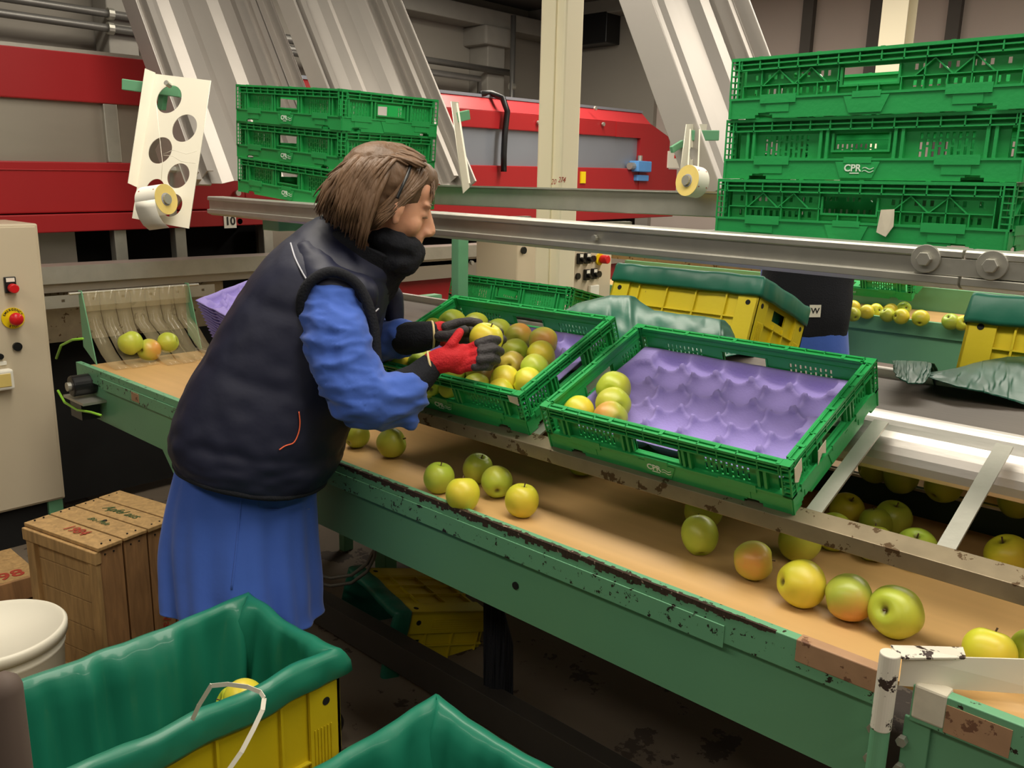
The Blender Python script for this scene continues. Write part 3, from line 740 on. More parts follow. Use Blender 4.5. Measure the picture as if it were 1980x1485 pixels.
for k, (st, dx, dy, lb) in enumerate([('truss', -0.008, 0, 'bottom green crate of the right stack, lattice sides and a torn paper sticker'),
                                  ('slot', 0, 0.004, 'middle green crate of the right shelf stack, slotted sides with white logo'),
                                  ('truss', 0.006, -0.002, 'top green crate of the right shelf stack with open rim slots')]):
    c = make_crate(HS, st, lb, Matrix.Translation((xr + dx, 1.97 + dy, zr + 0.1262 * k)), gs)
    if k == 0:
        q = c.matrix_basis.inverted() @ px(1712, 432, y=1.765)
        MB().poly([(q.x - 0.012, -0.2035, q.z + 0.026), (q.x + 0.014, -0.2035, q.z + 0.028), (q.x + 0.016, -0.204, q.z - 0.005), (q.x + 0.004, -0.206, q.z - 0.026), (q.x - 0.016, -0.2035, q.z - 0.018)], (0, -0.001, 0)).build('torn_sticker', 'sticker', c)['label'] = 'torn white paper sticker'
gs = 'green crates stacked on the left of the shelf'
an = math.radians(4.5)
P0 = CP + Vector((-2.85, 1.638, 0.32))
Xd = Vector((math.cos(an), 0.02, -math.sin(an))).normalized(); Zd = Vector((math.sin(an), 0, math.cos(an))); Yd = Zd.cross(Xd)
for k, lb in enumerate(['bottom green crate of the tilted left shelf stack', 'middle green crate of the tilted left shelf stack', 'top green crate of the tilted left shelf stack']):
    o = P0 + Xd * (0.3 + (0.006, -0.006, 0.0)[k]) + Yd * (0.2 + (0.0, 0.004, 0.0)[k]) - Zd * (0.125 + (0.121 * (2 - k)))
    make_crate(HS - 0.004, 'slot', lb, frame(o, Xd, Yd), gs)
TI = math.radians(22)
TY = Vector((0, math.cos(TI), math.sin(TI))); TZ = Vector((0, -math.sin(TI), math.cos(TI)))
def tray_frame(x0, dxy=0.0, yaw=0.0):
    P = CP + Vector((x0 + 0.3, 1.428, -0.488))
    Q = Matrix.Rotation(yaw, 3, TZ)
    return frame(P + TY * (0.2 + dxy) - TZ * HT, Q @ Vector((1, 0, 0)), Q @ TY)
FA = tray_frame(-1.236)
FB = tray_frame(-1.915, 0.012, math.radians(0.8))
cA = make_crate(HT, 'slot', 'green crate in front holding a purple pulp tray with four apples', FA)
cB = make_crate(HT, 'slot', 'green crate full of apples that the worker is filling', FB)
for (u, v) in ((0.286, 0.0),):
    mbb = MB().poly([(0.3006, -0.185, 0.100), (0.3006, -0.155, 0.104), (0.3006, -0.158, 0.078), (0.3006, -0.175, 0.062), (0.3006, -0.188, 0.07)], (0.001, 0, 0)); mbb.build('torn_sticker', 'sticker', cA)['label'] = 'torn white sticker on the corner'
    mbb = MB().poly([(0.3006, -0.09, 0.075), (0.3006, -0.055, 0.078), (0.3006, -0.06, 0.05), (0.3006, -0.075, 0.06), (0.3006, -0.095, 0.045)], (0.001, 0, 0)); mbb.build('torn_sticker', 'sticker', cA)
    MB().poly([(0.262, -0.2008, 0.108), (0.294, -0.2008, 0.108), (0.292, -0.2008, 0.085), (0.264, -0.2008, 0.09)], (0, -0.0006, 0)).build('torn_sticker', 'sticker', cB)
# empty crate on the return conveyor
q0 = CP + Vector((-2.468, 2.311, -0.343)); tt = math.radians(14)
Yb = Vector((0, math.cos(tt), -math.sin(tt))); Zb = Vector((0, math.sin(tt), math.cos(tt)))
make_crate(HS, 'slot', 'empty green crate resting tilted on the return conveyor behind the full one', frame(q0 + Vector((0.3, 0, 0)) + Yb * 0.2 - Zb * 0.125, (1, 0, 0), Yb))

# ---------------------------------------------------------------- purple pulp trays
def pulp_mesh(nx, ny, sx=0.55, sy=0.355):
    vs = []; fs = []
    pxx, pyy = 0.091, 0.0765
    for j in range(ny + 1):
        for i in range(nx + 1):
            x = -sx / 2 + sx * i / nx; y = -sy / 2 + sy * j / ny
            best = 9
            for r in range(-1, 6):
                cy_ = -0.153 + r * pyy
                off = 0.0 if r % 2 == 0 else pxx / 2
                k = round((x - off + 0.0) / pxx)
                for kk in (k - 1, k, k + 1):
                    cxx = kk * pxx + off
                    if abs(cxx) > 0.245 or abs(cy_) > 0.17: continue
                    d2 = math.hypot((x - cxx), (y - cy_) * 1.02); best = min(best, d2)
            R_ = 0.0485
            z = 0.0
            if best < R_: z = -0.034 * math.sqrt(max(0, 1 - (best / R_) ** 2)) ** 0.9
            e = min(sx / 2 - abs(x), sy / 2 - abs(y)); z *= min(1.0, max(0.0, (e - 0.002) / 0.014))
            z += 0.003 * noise.noise(Vector((x * 12, y * 12, 1)))
            vs.append((x, y, z))
    for j in range(ny):
        for i in range(nx):
            a = j * (nx + 1) + i; fs.append((a, a + 1, a + nx + 2, a + nx + 1))
    return MB().add(vs, fs)
tr = pulp_mesh(150, 96).build('pulp_tray', 'purple', smooth=True, solid=0.0025, fix=False)
tr.matrix_basis = FA @ Matrix.Translation((0.0, 0.004, 0.060))
tag(tr, 'empty purple pulp tray lying in the front green crate', 'tray')
o = tr.copy(); COL.objects.link(o); o.matrix_basis = FB @ Matrix.Translation((0.0, 0.004, 0.052)); tag(o, 'purple pulp tray under the apples in the full crate', 'tray')
# leaning stack of trays behind the worker
stk = pulp_mesh(60, 40, 0.55, 0.36).build('pulp_tray', 'purple', smooth=True, solid=0.003, fix=False)
sm = stk.data
sm.materials.clear(); sm.materials.append(M['purple'])
A_ = pd(382, 579, 2.85)
rt_ = Vector((0.73, 0.68, 0)).normalized(); tw_ = Vector((0.66, -0.71, 0)).normalized(); tt = math.radians(19)
nn = Vector((0, 0, 1)) * math.cos(tt) + tw_ * math.sin(tt); wv_ = -tw_ * math.cos(tt) + Vector((0, 0, 1)) * math.sin(tt)
xd = (rt_ * math.cos(math.radians(51)) + wv_ * math.sin(math.radians(51))).normalized()
yv = (rt_ * math.cos(math.radians(39)) - wv_ * math.sin(math.radians(39))).normalized()
dn = (-nn + rt_ * 0.22).normalized()
Ts = frame(A_ + xd * 0.19 + yv * 0.13, xd, -yv)
NST = 22
for k in range(NST):
    c = stk if k == 0 else stk.copy()
    if k: COL.objects.link(c)
    c.matrix_basis = Matrix.Translation(dn * 0.0125 * k) @ Ts @ Matrix.Diagonal((0.72 + 0.006 * random.random(), 0.72, 1, 1))
    tag(c, 'topmost purple pulp tray of the leaning stack behind the worker' if k == 0 else 'purple pulp tray lower in the leaning stack behind the worker', 'tray', 'stacked purple trays behind the worker')
# steel stand for the stack
b_ = A_ + dn * (0.0125 * NST + 0.02) + xd * 0.2 + yv * 0.13
t = thing('tray_stand', 'green steel stand under the leaning stack of purple trays', 'stand', (b_.x, b_.y, 0))
MB().box(-0.03, 0.03, 2.62 - b_.y, 2.68 - b_.y, 0.0, b_.z - 0.06).build('post', 'green', t, bevel=0.004)
MB().box(-0.02, 0.02, 0.0, 2.65 - b_.y, b_.z - 0.10, b_.z - 0.07).build('arm', 'green', t, bevel=0.004)
MB().box(-0.12, 0.12, -0.1, 0.1, b_.z - 0.07, b_.z - 0.055).build('plate', 'green', t, bevel=0.004)

# ---------------------------------------------------------------- shelf (rails with galvanised beam)
t = thing('crate_shelf', 'long galvanised steel shelf over the packing line carrying the crate stacks', 'shelf', (-1.3, 1.6, CAMZ))
def rz(x): return -0.069 - (x + 2.84) * 0.0103
xa, xb = -3.02, 0.35
xj = px(1858, 520, y=1.6).x
def railseg(x0, x1, name):
    a = Vector((x0 + 1.3, 0, rz(x0))); b = Vector((x1 + 1.3, 0, rz(x1)))
    d = (b - a); L = d.length; d.normalize(); T = Matrix.Translation(a) @ Matrix((d, Vector((0, 1, 0)), d.cross(Vector((0, 1, 0))))).transposed().to_4x4()
    prof = [(0.06, 0), (0.0, 0), (-0.003, -0.004), (-0.003, -0.014), (0.004, -0.014), (0.004, -0.046), (-0.006, -0.046), (-0.006, -0.060), (0.012, -0.068), (0.06, -0.068), (0.06, -0.058), (0.016, -0.058), (0.012, -0.01), (0.06, -0.01)]
    return MB().prism(prof, 0, L, T).build(name, 'steel', t, bevel=0.0015)
railseg(xa, xj, 'front_rail'); railseg(xj + 0.004, xb, 'front_rail')
q = Vector((xj + 1.3, 0, rz(xj)))
MB().box(q.x - 0.075, q.x + 0.11, -0.002, 0.003, q.z - 0.045, q.z - 0.015).build('joint_plate', 'steel', t, bevel=0.001)
for u, v in ((1791, 500), (1919, 513)):
    p = px(u, v, y=1.597) - Vector(t.location)
    wv = MB().cyl((p.x, -0.003, p.z), (p.x, -0.009, p.z), 0.0245, 32).build('washer', 'steel', t, bevel=0.001)
    MB().cyl((p.x, -0.009, p.z), (p.x, -0.021, p.z), 0.0125, 6).build('bolt_head', 'steel', wv, bevel=0.001)
p = px(1150, 460, y=1.597) - Vector(t.location); MB().cyl((p.x, 0.004, p.z), (p.x, -0.008, p.z), 0.007, 8).build('bolt_head', 'steel', t)
MB().box(xa + 1.3, xb + 1.3, 0.62, 0.66, -0.082, -0.014).build('back_beam', 'steel', t, bevel=0.003)
MB().box(xa + 1.3, xb + 1.3, 0.605, 0.62, -0.014, -0.010).build('beam_lip', 'steel', t)
x = xa + 0.15
while x < xb:
    MB().box(x + 1.3, x + 1.33, 0.04, 0.64, -0.125, -0.107).build('cross_bar', 'steel', t); x += 0.42
p = px(856, 500, y=2.1) - Vector(t.location)
MB().box(p.x - 0.02, p.x + 0.02, 0.56, 0.61, -1.6, -0.13).build('post', 'green', t, bevel=0.004)
MB().box(xb + 1.2, xb + 1.25, 0.5, 0.55, -1.6, -0.13).build('post', 'green', t, bevel=0.004)
MB().box(xa + 1.35, xa + 1.39, 0.5, 0.55, -1.6, -0.13).build('post', 'green', t, bevel=0.004)
p = px(548, 432, y=1.75) - Vector(t.location)
MB().box(p.x - 0.06, p.x + 0.05, 0.1, 0.3, p.z - 0.025, p.z + 0.02).build('mounting_block', 'green', t, bevel=0.004)

# ---------------------------------------------------------------- sorting conveyor
BZ = CAMZ - 0.76
t = thing('packing_conveyor', 'long green packing conveyor with a tan belt in front of the worker', 'conveyor', (-2.0, 1.31, 0))
def cx_(x): return x + 2.0
XL = -3.64; XJ1 = px(1702, 1305, y=1.31).x; XJ2 = px(1765, 1335, y=1.31).x; XR = 0.3
MB().prism([(0.02, BZ), (0.515, BZ), (0.515, BZ - 0.006), (0.02, BZ - 0.006)], cx_(XL + 0.02), cx_(XR)).build('belt', 'belt', t)
MB().cyl((cx_(XL + 0.03), 0.03, BZ - 0.034), (cx_(XL + 0.03), 0.51, BZ - 0.034), 0.033, 24).build('end_roller', 'dark', t, smooth=False)
zt = CAMZ - 0.744
def beam(x0, x1, tg):
    MB().prism([(0.0, zt), (0.022, zt), (0.022, zt - 0.01), (0.004, zt - 0.01), (0.004, zt - 0.062), (0.0, zt - 0.062)], cx_(x0), cx_(x1)).build('top_flange', 'green_chip', t, bevel=0.0015)
    MB().prism([(0.02, zt - 0.04), (0.024, zt - 0.04), (0.024, zt - 0.215), (0.05, zt - 0.215), (0.05, zt - 0.22), (0.02, zt - 0.22)], cx_(x0), cx_(x1)).build('side_panel', 'green', t)
beam(XL, XJ1, 0); beam(XJ2, XR, 1)
xs = px(1397, 1240, y=1.305).x
MB().prism([(-0.004, zt - 0.026), (-0.004, zt - 0.070), (-0.001, zt - 0.070), (-0.001, zt - 0.026)], cx_(-3.4), cx_(xs)).build('edge_strip', 'green_chip', t, bevel=0.001)
# worn line along the edge between px 640 and 1500
def wornline(u0, v0, u1, v1, n, wv, nm, m, seed):
    a = px(u0, v0, y=1.3095); b = px(u1, v1, y=1.3095); mb = MB(); rr = random.Random(seed)
    x0, x1 = a.x, b.x
    for i in range(n):
        f0 = i / n; f1 = (i + 0.96) / n; th = wv * (0.35 + rr.random()) 
        env = math.sin(PI * min(1, max(0.05, f0))) ** 0.5
        zc = zt - 0.004 + (rr.random() - 0.5) * 0.003
        mb.box(cx_(x0 + (x1 - x0) * f0), cx_(x0 + (x1 - x0) * f1), -0.0008, 0.004 + 0.008 * rr.random() * env, zc - th * env, zt + 0.0006)
    return mb.build(nm, m, t)
wornline(636, 893, 1500, 1225, 150, 0.012, 'worn_edge', 'edge_worn', 3)
# brown taped wear near the joint
MB().box(cx_(px(1540, 1240, y=1.31).x), cx_(XJ1 - 0.003), -0.0015, 0.024, zt - 0.04, zt + 0.0012).build('brown_tape', 'brown', t, bevel=0.002)
MB().box(cx_(XJ2 + 0.002), cx_(XJ2 + 0.05), -0.0025, 0.03, zt - 0.055, zt + 0.003).build('tape_wrap', 'sticker', t, bevel=0.004)['label'] = 'peeling cream tape wrapped on the flange end'
MB().box(cx_(XJ2 + 0.05), cx_(XJ2 + 0.14), -0.0012, 0.003, zt - 0.058, zt - 0.012).build('brown_tape', 'brown', t)
for (u, v, r_) in ((1000, 1131, 0.009),):
    p = px(u, v, y=1.334); MB().cyl((cx_(p.x), 0.0235, p.z), (cx_(p.x), 0.0205 - 0.004, p.z), r_, 14).build('bolt_hole', 'dark', t)
# small yellow patch left
p = px(264, 770, y=1.31); MB().box(cx_(p.x - 0.03), cx_(p.x + 0.03), -0.006, 0.0, p.z - 0.012, p.z + 0.02).build('old_label', 'brown', t)
# rear divider strip, rear lane, guard wall
MB().box(cx_(XL), cx_(XR), 0.516, 0.522, BZ - 0.02, BZ + 0.010).build('divider_strip', 'stainless', t)
MB().box(cx_(XL), cx_(XR), 0.528, 0.532, BZ - 0.02, BZ + 0.014).build('divider_strip', 'rail', t)
MB().box(cx_(XL), cx_(XR), 0.534, 0.80, BZ - 0.012, BZ - 0.004).build('rear_lane', 'belt', t)
MB().box(cx_(XL), cx_(XR), 0.80, 0.83, BZ - 0.1, BZ + 0.062).build('guard_wall', 'darkgreen', t)
MB().box(cx_(XL), cx_(XR), 0.795, 0.803, BZ + 0.060, BZ + 0.066).build('guard_lip', 'stainless', t)
MB().box(cx_(XL), cx_(XR), 0.83, 1.25, BZ + 0.045, BZ + 0.055).build('upper_lane', 'belt', t)
MB().box(cx_(XL), cx_(XR), 1.25, 1.28, BZ - 0.1, BZ + 0.04).build('rear_panel', 'darkgreen', t)
MB().poly([(cx_(px(305, 870, y=1.33).x), 0.03, CAMZ - 0.955), (cx_(px(305, 870, y=1.33).x + 0.55), 0.03, CAMZ - 0.955), (cx_(px(305, 870, y=1.33).x + 0.3), 0.03, 0.40), (cx_(px(340, 925, y=1.33).x + 0.02), 0.03, 0.5)], (0, 0.01, 0)).build('gusset', 'green', t)
for x in (-2.6, 0.1):
    MB().box(cx_(x), cx_(x) + 0.07, 0.06, 0.12, 0, BZ - 0.02).build('leg', 'green', t, bevel=0.004)
    MB().box(cx_(x), cx_(x) + 0.07, 0.7, 0.76, 0, BZ - 0.02).build('leg', 'green', t, bevel=0.004)
# bearing at the left end
p = px(152, 745, y=1.27)
be = MB().cyl((cx_(p.x), -0.07, p.z), (cx_(p.x), 0.02, p.z), 0.042, 24).build('bearing', 'black', t, bevel=0.006)
MB().cyl((cx_(p.x), -0.085, p.z), (cx_(p.x), -0.07, p.z), 0.018, 16).build('shaft', 'steel', be)
MB().box(cx_(p.x) - 0.09, cx_(p.x) + 0.11, -0.07, 0.02, p.z - 0.06, p.z - 0.05).build('bearing_plate', 'steel', be)
MB().box(cx_(p.x) - 0.05, cx_(p.x) + 0.06, -0.06, 0.01, p.z - 0.13, p.z - 0.06).build('motor_block', 'black', be)
pts = [px(u, v, y=1.25) - Vector((-2.0, 1.31, 0)) for u, v in ((109, 693), (118, 668), (140, 657), (160, 655))]
MB().tube(pts, 0.005, 8).build('earth_cable', 'wire_g', t, smooth=True)
pts = [px(u, v, y=1.25) - Vector((-2.0, 1.31, 0)) for u, v in ((112, 755), (125, 778), (150, 793), (176, 797), (195, 803))]
MB().tube(pts, 0.005, 8).build('earth_cable', 'wire_g', t, smooth=True)

# white deflector guard with its post
pc = px(1722, 1262, y=1.285)
g = thing('deflector_guard', 'chipped white deflector plate on a pipe post at the belt joint', 'guard', (pc.x, 1.285, 0))
zb_ = px(1712, 1412, y=1.285).z
MB().cyl((0, 0, zb_), (0, 0, pc.z), 0.0155, 24).build('post', 'white_chip', g, bevel=0.002)
MB().cyl((0, 0, zb_ - 0.35), (0, 0, zb_ + 0.001), 0.0145, 24).build('lower_post', 'green', g)
r0 = Vector((0.0, 0.014, pc.z + 0.006)); 
e1 = px(1985, 1275, y=1.40) - Vector(g.location); e2 = px(1985, 1342, y=1.40) - Vector(g.location)
f1 = px(1745, 1268, y=1.30) - Vector(g.location); f2 = px(1738, 1326, y=1.30) - Vector(g.location)
dr = (e1 - f1) * 1.0
MB().poly([f1, e1 + dr * 0.3, e2 + (e2 - f2) * 0.3, f2], (0, 0.003, 0)).build('deflector_plate', 'white', g)
k1 = px(1722, 1247, y=1.30) - Vector(g.location); k2 = px(1862, 1251, y=1.40) - Vector(g.location); k3 = px(1745, 1272, y=1.29) - Vector(g.location)
MB().poly([k1, k2, f1 + (e1 - f1) * 0.52, k3], (0, 0, -0.003)).build('top_plate', 'white_chip', g)
bb = px(1770, 1425, y=1.32)
br = MB().box(bb.x - pc.x - 0.02, bb.x - pc.x + 0.02, 0.035, 0.041, bb.z - 0.15, bb.z + 0.03).build('bracket', 'green', g, bevel=0.002)
for (u, v) in ((1746, 1430), (1741, 1483), (1690, 1405), (1683, 1462)):
    p = px(u, v, y=1.318) - Vector(g.location); MB().cyl((p.x, 0.034, p.z), (p.x, 0.022, p.z), 0.0085, 6).build('bolt_head', 'steel', g)

# strip curtain at the left end of the conveyor
ct = thing('strip_curtain', 'clear vinyl strip curtain hanging over the left end of the tan belt', 'curtain', (-3.68, 1.35, 0))
za_ = px(165, 566, x=-3.7).z
def ctp(x, y, z): return (x + 3.68, y - 1.35, z)
MB().tube([ctp(-3.7, 1.33, za_), ctp(-3.7, 1.89, za_)], 0.006, 8).build('rod', 'steel', ct)
for y, nm in ((1.375, 'side_plate'), (1.835, 'side_plate')):
    MB().poly([ctp(-3.72, y, za_ + 0.01), ctp(-3.69, y, za_ + 0.01), ctp(-3.60, y, BZ + 0.0), ctp(-3.72, y, BZ + 0.06)], (0, 0.004, 0)).build(nm, 'green', ct)
def strip(y0, y1, xs_, seed):
    vs = []; fs = []; rr = random.Random(seed)
    prof = [(-3.695, za_ + 0.006), (-3.69, za_ - 0.08), (-3.67, za_ - 0.14), (-3.63 + xs_, BZ + 0.10), (-3.57 + xs_, BZ + 0.05), (-3.50 + xs_, BZ + 0.012), (-3.44 + xs_, BZ + 0.004)]
    for (x, z) in prof:
        for y in (y0, y1): vs.append(ctp(x, y, z))
    for i in range(len(prof) - 1): fs.append((2 * i, 2 * i + 1, 2 * i + 3, 2 * i + 2))
    return MB().add(vs, fs).build('curtain_strip', 'vinyl', ct, smooth=True, solid=0.002)
for k in range(7):
    y0 = 1.385 + k * 0.064; strip(y0, y0 + 0.06, [0.0, 0.01, -0.005, 0.05, 0.055, 0.03, 0.04][k], k)
MB().box(-0.006, 0.0, 0.03, 0.485, za_ - 0.075, za_ + 0.0).build('clamp_bar', 'vinyl', ct)

# tilted crate rack in front of the return conveyor
t = thing('crate_rack', 'sloping steel rack that holds the open green crates above the belt', 'rack', (-1.3, 1.45, CAMZ - 0.6))
yF = CP + Vector((0, 1.428, -0.488)) + TY * 0.0 - TZ * HT
yb, zb2 = yF.y - 1.45, yF.z - (CAMZ - 0.6)
P_ = Vector((0, yb, zb2))
def rk(s, h): q = P_ + TY * s + TZ * h; return (q.y, q.z)
MB().prism([rk(-0.012, 0.0), rk(0.03, -0.0005), rk(0.03, -0.006), rk(-0.002, -0.006), (rk(-0.002, -0.006)[0], rk(0, 0)[1] - 0.036), (rk(-0.012, 0)[0], rk(0, 0)[1] - 0.036)], -1.35, 1.75).build('front_rail', 'rail', t, bevel=0.001)
for x in [(-0.612 + 1.3) + 0.232 * k for k in range(-8, 5)]:
    a = P_ + TY * 0.02 - TZ * 0.004; b = P_ + TY * 0.350 - TZ * 0.006
    MB().bar((x, a.y, a.z), (x, b.y, b.z), 0.03, 0.005, up=TZ).build('cross_bar', 'steel', t)
# return conveyor with rounded steel edge
t = thing('return_conveyor', 'grey belt return conveyor with a rounded steel edge behind the crates', 'conveyor', (-1.3, 1.8, 0))
lip = P_ + TY * 0.345 + Vector((0, 1.45, CAMZ - 0.6 - 0.062))
ly, lz = lip.y - 1.8, lip.z
prof = []
for k in range(10):
    a = math.radians(k * 10); prof.append((ly + 0.10 - 0.105 * math.cos(a), lz - 0.035 + 0.092 * math.sin(a)))
prof += [(ly + 0.12, prof[-1][1]), (ly + 0.12, prof[0][1] - 0.01), (ly, prof[0][1] - 0.01)]
MB().prism(prof, -1.75, 1.7).build('rounded_edge', 'stainless', t, smooth=False, bevel=0.002)
zl = prof[-3][1]
RBY = px(1700, 718, z=zl).y - 1.8
MB().box(-1.75, 1.7, ly + 0.10, RBY, zl - 0.03, zl - 0.012).build('belt', 'belt_dark', t)
MB().box(-1.75, 1.7, RBY, RBY + 0.02, zl - 0.06, zl + 0.012).build('rear_edge', 'stainless', t, bevel=0.004)
for x in (-1.65, 0.0, 1.6):
    MB().box(x, x + 0.05, 0.80, 0.85, 0, zl - 0.03).build('leg', 'green', t); MB().box(x, x + 0.05, RBY, 0.80, zl - 0.07, zl - 0.03).build('arm', 'green', t)
MB().box(-1.75, 1.7, RBY + 0.12, RBY + 0.75, zl - 0.40, zl - 0.38).build('bin_ledge', 'darkgreen', t)
# black floor rail
q = px(620, 1162, z=CAMZ - 1.42)
t = MB().prism([(0, 0), (0.06, 0), (0.06, -0.012), (0.02, -0.012), (0.02, -0.03), (0.012, -0.034), (0.012, -0.085), (0.06, -0.09), (0.06, -0.10), (0, -0.10)], -1.6, 1.9).build('floor_rail', 'railblack', bevel=0.002)
t.location = (-1.3, q.y, CAMZ - 1.42); tag(t, 'long black steel channel rail lying low under the packing conveyor', 'rail')
fr = t

# ---------------------------------------------------------------- apples
def apple_mesh(mname, seed):
    rr = random.Random(seed); n = 32; prof = []
    m = 18
    for i in range(m + 1):
        t = PI * i / m
        r = math.sin(t) ** 0.92; z = math.cos(t)
        dt = math.exp(-(r / 0.24) ** 2)
        z = z * (0.98 if z > 0 else 1.0) - (0.30 if z > 0 else -0.24) * dt
        r *= (1.0 + 0.05 * math.cos(t))
        prof.append((r, z))
    vs = []; fs = []
    for i, (r, z) in enumerate(prof):
        for k in range(n):
            a = 2 * PI * k / n
            lob = 1 + 0.022 * math.cos(5 * a + 0.6) * (1.0 if z < 0 else 0.35) + 0.018 * math.cos(2 * a + seed)
            vs.append((0.04 * r * lob * math.cos(a), 0.04 * r * lob * math.sin(a), 0.04 * z * (1 + 0.02 * math.cos(a + seed))))
    for i in range(m):
        for k in range(n):
            a = i * n + k; b = i * n + (k + 1) % n; fs.append((a, a + n, b + n, b))
    mb = MB().add(vs, fs)
    return mb.build('apple', mname, smooth=True)
APM = {}
for k, nm in enumerate(('apple', 'apple_y', 'apple_r', 'apple_b')):
    o = apple_mesh(nm, k * 3 + 1); APM[nm] = o.data; bpy.data.objects.remove(o)
o = MB().tube([(0, 0, 0.020), (0.001, 0, 0.030), (0.004, 0.001, 0.042)], [0.0016, 0.0013, 0.0018], 6).build('stem', 'stem', smooth=True); STEM = o.data; bpy.data.objects.remove(o)
def put_apple(c, r, label, kind='apple', axis=None, stem=True, blush=None, group=None, sx=1.0):
    o = bpy.data.objects.new('apple', APM[kind]); COL.objects.link(o)
    rr = random.Random(label)
    ax = Vector(axis) if axis is not None else Vector((rr.uniform(-1, 1), rr.uniform(-1, 1), rr.uniform(-0.2, 1)))
    ax.normalize(); bl = Vector(blush) if blush is not None else -FWD
    bx_ = bl - ax * bl.dot(ax)
    if bx_.length < 0.05: bx_ = Vector((1, 0, 0.2)) - ax * ax.x
    bx_.normalize(); by = ax.cross(bx_)
    s = r / 0.04
    o.matrix_basis = Matrix.Translation(c) @ Matrix((bx_, by, ax)).transposed().to_4x4() @ Matrix.Diagonal((s, s, s * sx, 1))
    if stem:
        st = bpy.data.objects.new('stem', STEM); COL.objects.link(st); st.parent = o
    tag(o, label, 'apple', group); return o
def belt_apple(u, v, wpx, label, z=BZ, **k):
    r = 0.038
    for _ in range(6):
        c = px(u, v, z=z + r * 0.97); r = min(0.047, max(0.033, 0.5 * wpx * depth(c) / F))
    c = px(u, v, z=z + r * 0.97)
    return put_apple(c, r, label, **k)
RT = Vector((0.73, 0.68, 0.02)); TWD = -FWD
U3 = Vector((0, 0, 1))
gb = 'apples rolling on the tan belt'
belt_apple(849, 924, 60, 'upright green apple at the left of the cluster of five on the belt', kind='apple', axis=(0.1, 0.1, 1), group=gb, sx=1.05)
belt_apple(924, 906, 58, 'greener apple at the back of the cluster of five on the belt', kind='apple', axis=(0.3, 0.1, 1), group=gb, sx=1.05)
belt_apple(895, 956, 66, 'bright apple in front of the cluster of five, nearest the worn edge', kind='apple_y', axis=(-0.3, 0.3, 1), group=gb, sx=1.05)
belt_apple(961, 932, 62, 'apple showing its dark blossom end within the cluster of five', kind='apple', axis=-(TWD + RT * 0.05 - U3 * 0.55), group=gb)
belt_apple(1009, 968, 65, 'upright yellow apple standing right of the cluster of five', kind='apple_y', axis=(0.05, 0.15, 1), group=gb, sx=1.06)
belt_apple(757, 857, 58, 'shaded green apple alone on the belt under the blue sleeve', kind='apple', axis=RT + U3 * 0.4, group=gb)
belt_apple(690, 842, 50, 'apple almost hidden by the elbow of the blue sleeve', kind='apple', axis=(0, 1, .5), group=gb)
belt_apple(1125, 893, 56, 'dark green apple under the rack below the front crate', kind='apple', axis=(0, .3, 1), group=gb)
belt_apple(1360, 988, 74, 'green apple partly behind another under the edge of the front crate', kind='apple', axis=(.3, -.4, 1), group=gb)
belt_apple(1353, 1035, 72, 'green apple on the belt with its blossom end facing down to the camera', kind='apple', axis=-(TWD * 0.6 - U3 * 0.8), group=gb, sx=1.12)
belt_apple(1457, 1084, 77, 'smaller apple with an orange blush on the belt', kind='apple_r', axis=RT + TWD * 0.3 + U3 * 0.1, blush=TWD - RT * 0.5 + U3 * .1, group=gb)
belt_apple(1546, 1046, 82, 'shaded green apple below the rack rail behind the yellow one', kind='apple', axis=(0.2, 0.1, 1), group=gb)
belt_apple(1550, 1128, 92, 'bright yellow apple, first of three touching in a row', kind='apple_y', axis=RT * .9 - U3 * .1 + TWD * -.1, group=gb, sx=1.0)
belt_apple(1642, 1156, 92, 'middle apple of three touching in a row on the belt', kind='apple_r', axis=RT + TWD * .25 + U3 * 0.2, blush=-RT * .2 + U3 * -.4 + TWD * .4, group=gb)
belt_apple(1733, 1183, 102, 'largest green apple of the row, its stem pointing left', kind='apple', axis=-RT * .85 + TWD * .55 + U3 * .25, group=gb)
belt_apple(1912, 1262, 96, 'yellow apple half hidden behind the white deflector plate', kind='apple_y', axis=(0, .5, 1), group=gb)
belt_apple(2000, 1262, 90, 'apple cut by the right edge behind the white deflector', kind='apple', axis=(0, .5, 1), group=gb)
gr_ = 'apples on the rear lane under the rack'
for u, v, w_, lb, kd in ((1637, 985, 64, 'apple far back on the rear lane left of the first cross bar', 'apple_y'), (1612, 1028, 74, 'shaded apple under the rack rail right of the front crate', 'apple'),
                     (1690, 1050, 72, 'apple half covered by the rack rail at the first cross bar foot', 'apple'), (1693, 1012, 62, 'apple just left of the one by the first cross bar', 'apple'), (1727, 1002, 70, 'green apple standing between the two cross bars', 'apple'),
                     (1772, 1060, 78, 'large green apple under the rail between the cross bars', 'apple'), (1950, 1076, 84, 'yellow apple at the right edge beyond the second cross bar', 'apple_y')):
    belt_apple(u, v, w_, lb, z=BZ, kind=kd, axis=(random.uniform(-.5, .5), random.uniform(-.5, .5), 1), group=gr_)
for u, v, w_, lb in ((1690, 905, 60, 'dim apple on the upper lane beneath the rounded steel edge, leftmost'), (1742, 922, 66, 'dim apple on the upper lane behind the first cross bar'), (1824, 938, 70, 'dim apple on the upper lane between the cross bars'), (1965, 968, 68, 'dim apple on the upper lane at the right edge')):
    belt_apple(u, v, w_, lb, z=BZ + 0.055, kind='apple', group='apples on the shadowed upper lane')
for u, v, w_, lb, kd in ((253, 663, 46, 'apple behind the strip curtain, leftmost of three', 'apple'), (288, 677, 44, 'orange-tinged apple pushing through the strip curtain', 'apple_r'), (325, 662, 40, 'apple behind the strip curtain, rightmost of three', 'apple')):
    c = px(u, v, x=-3.53); put_apple(c, 0.5 * w_ * depth(c) / F, lb, kd, group='apples behind the strip curtain')
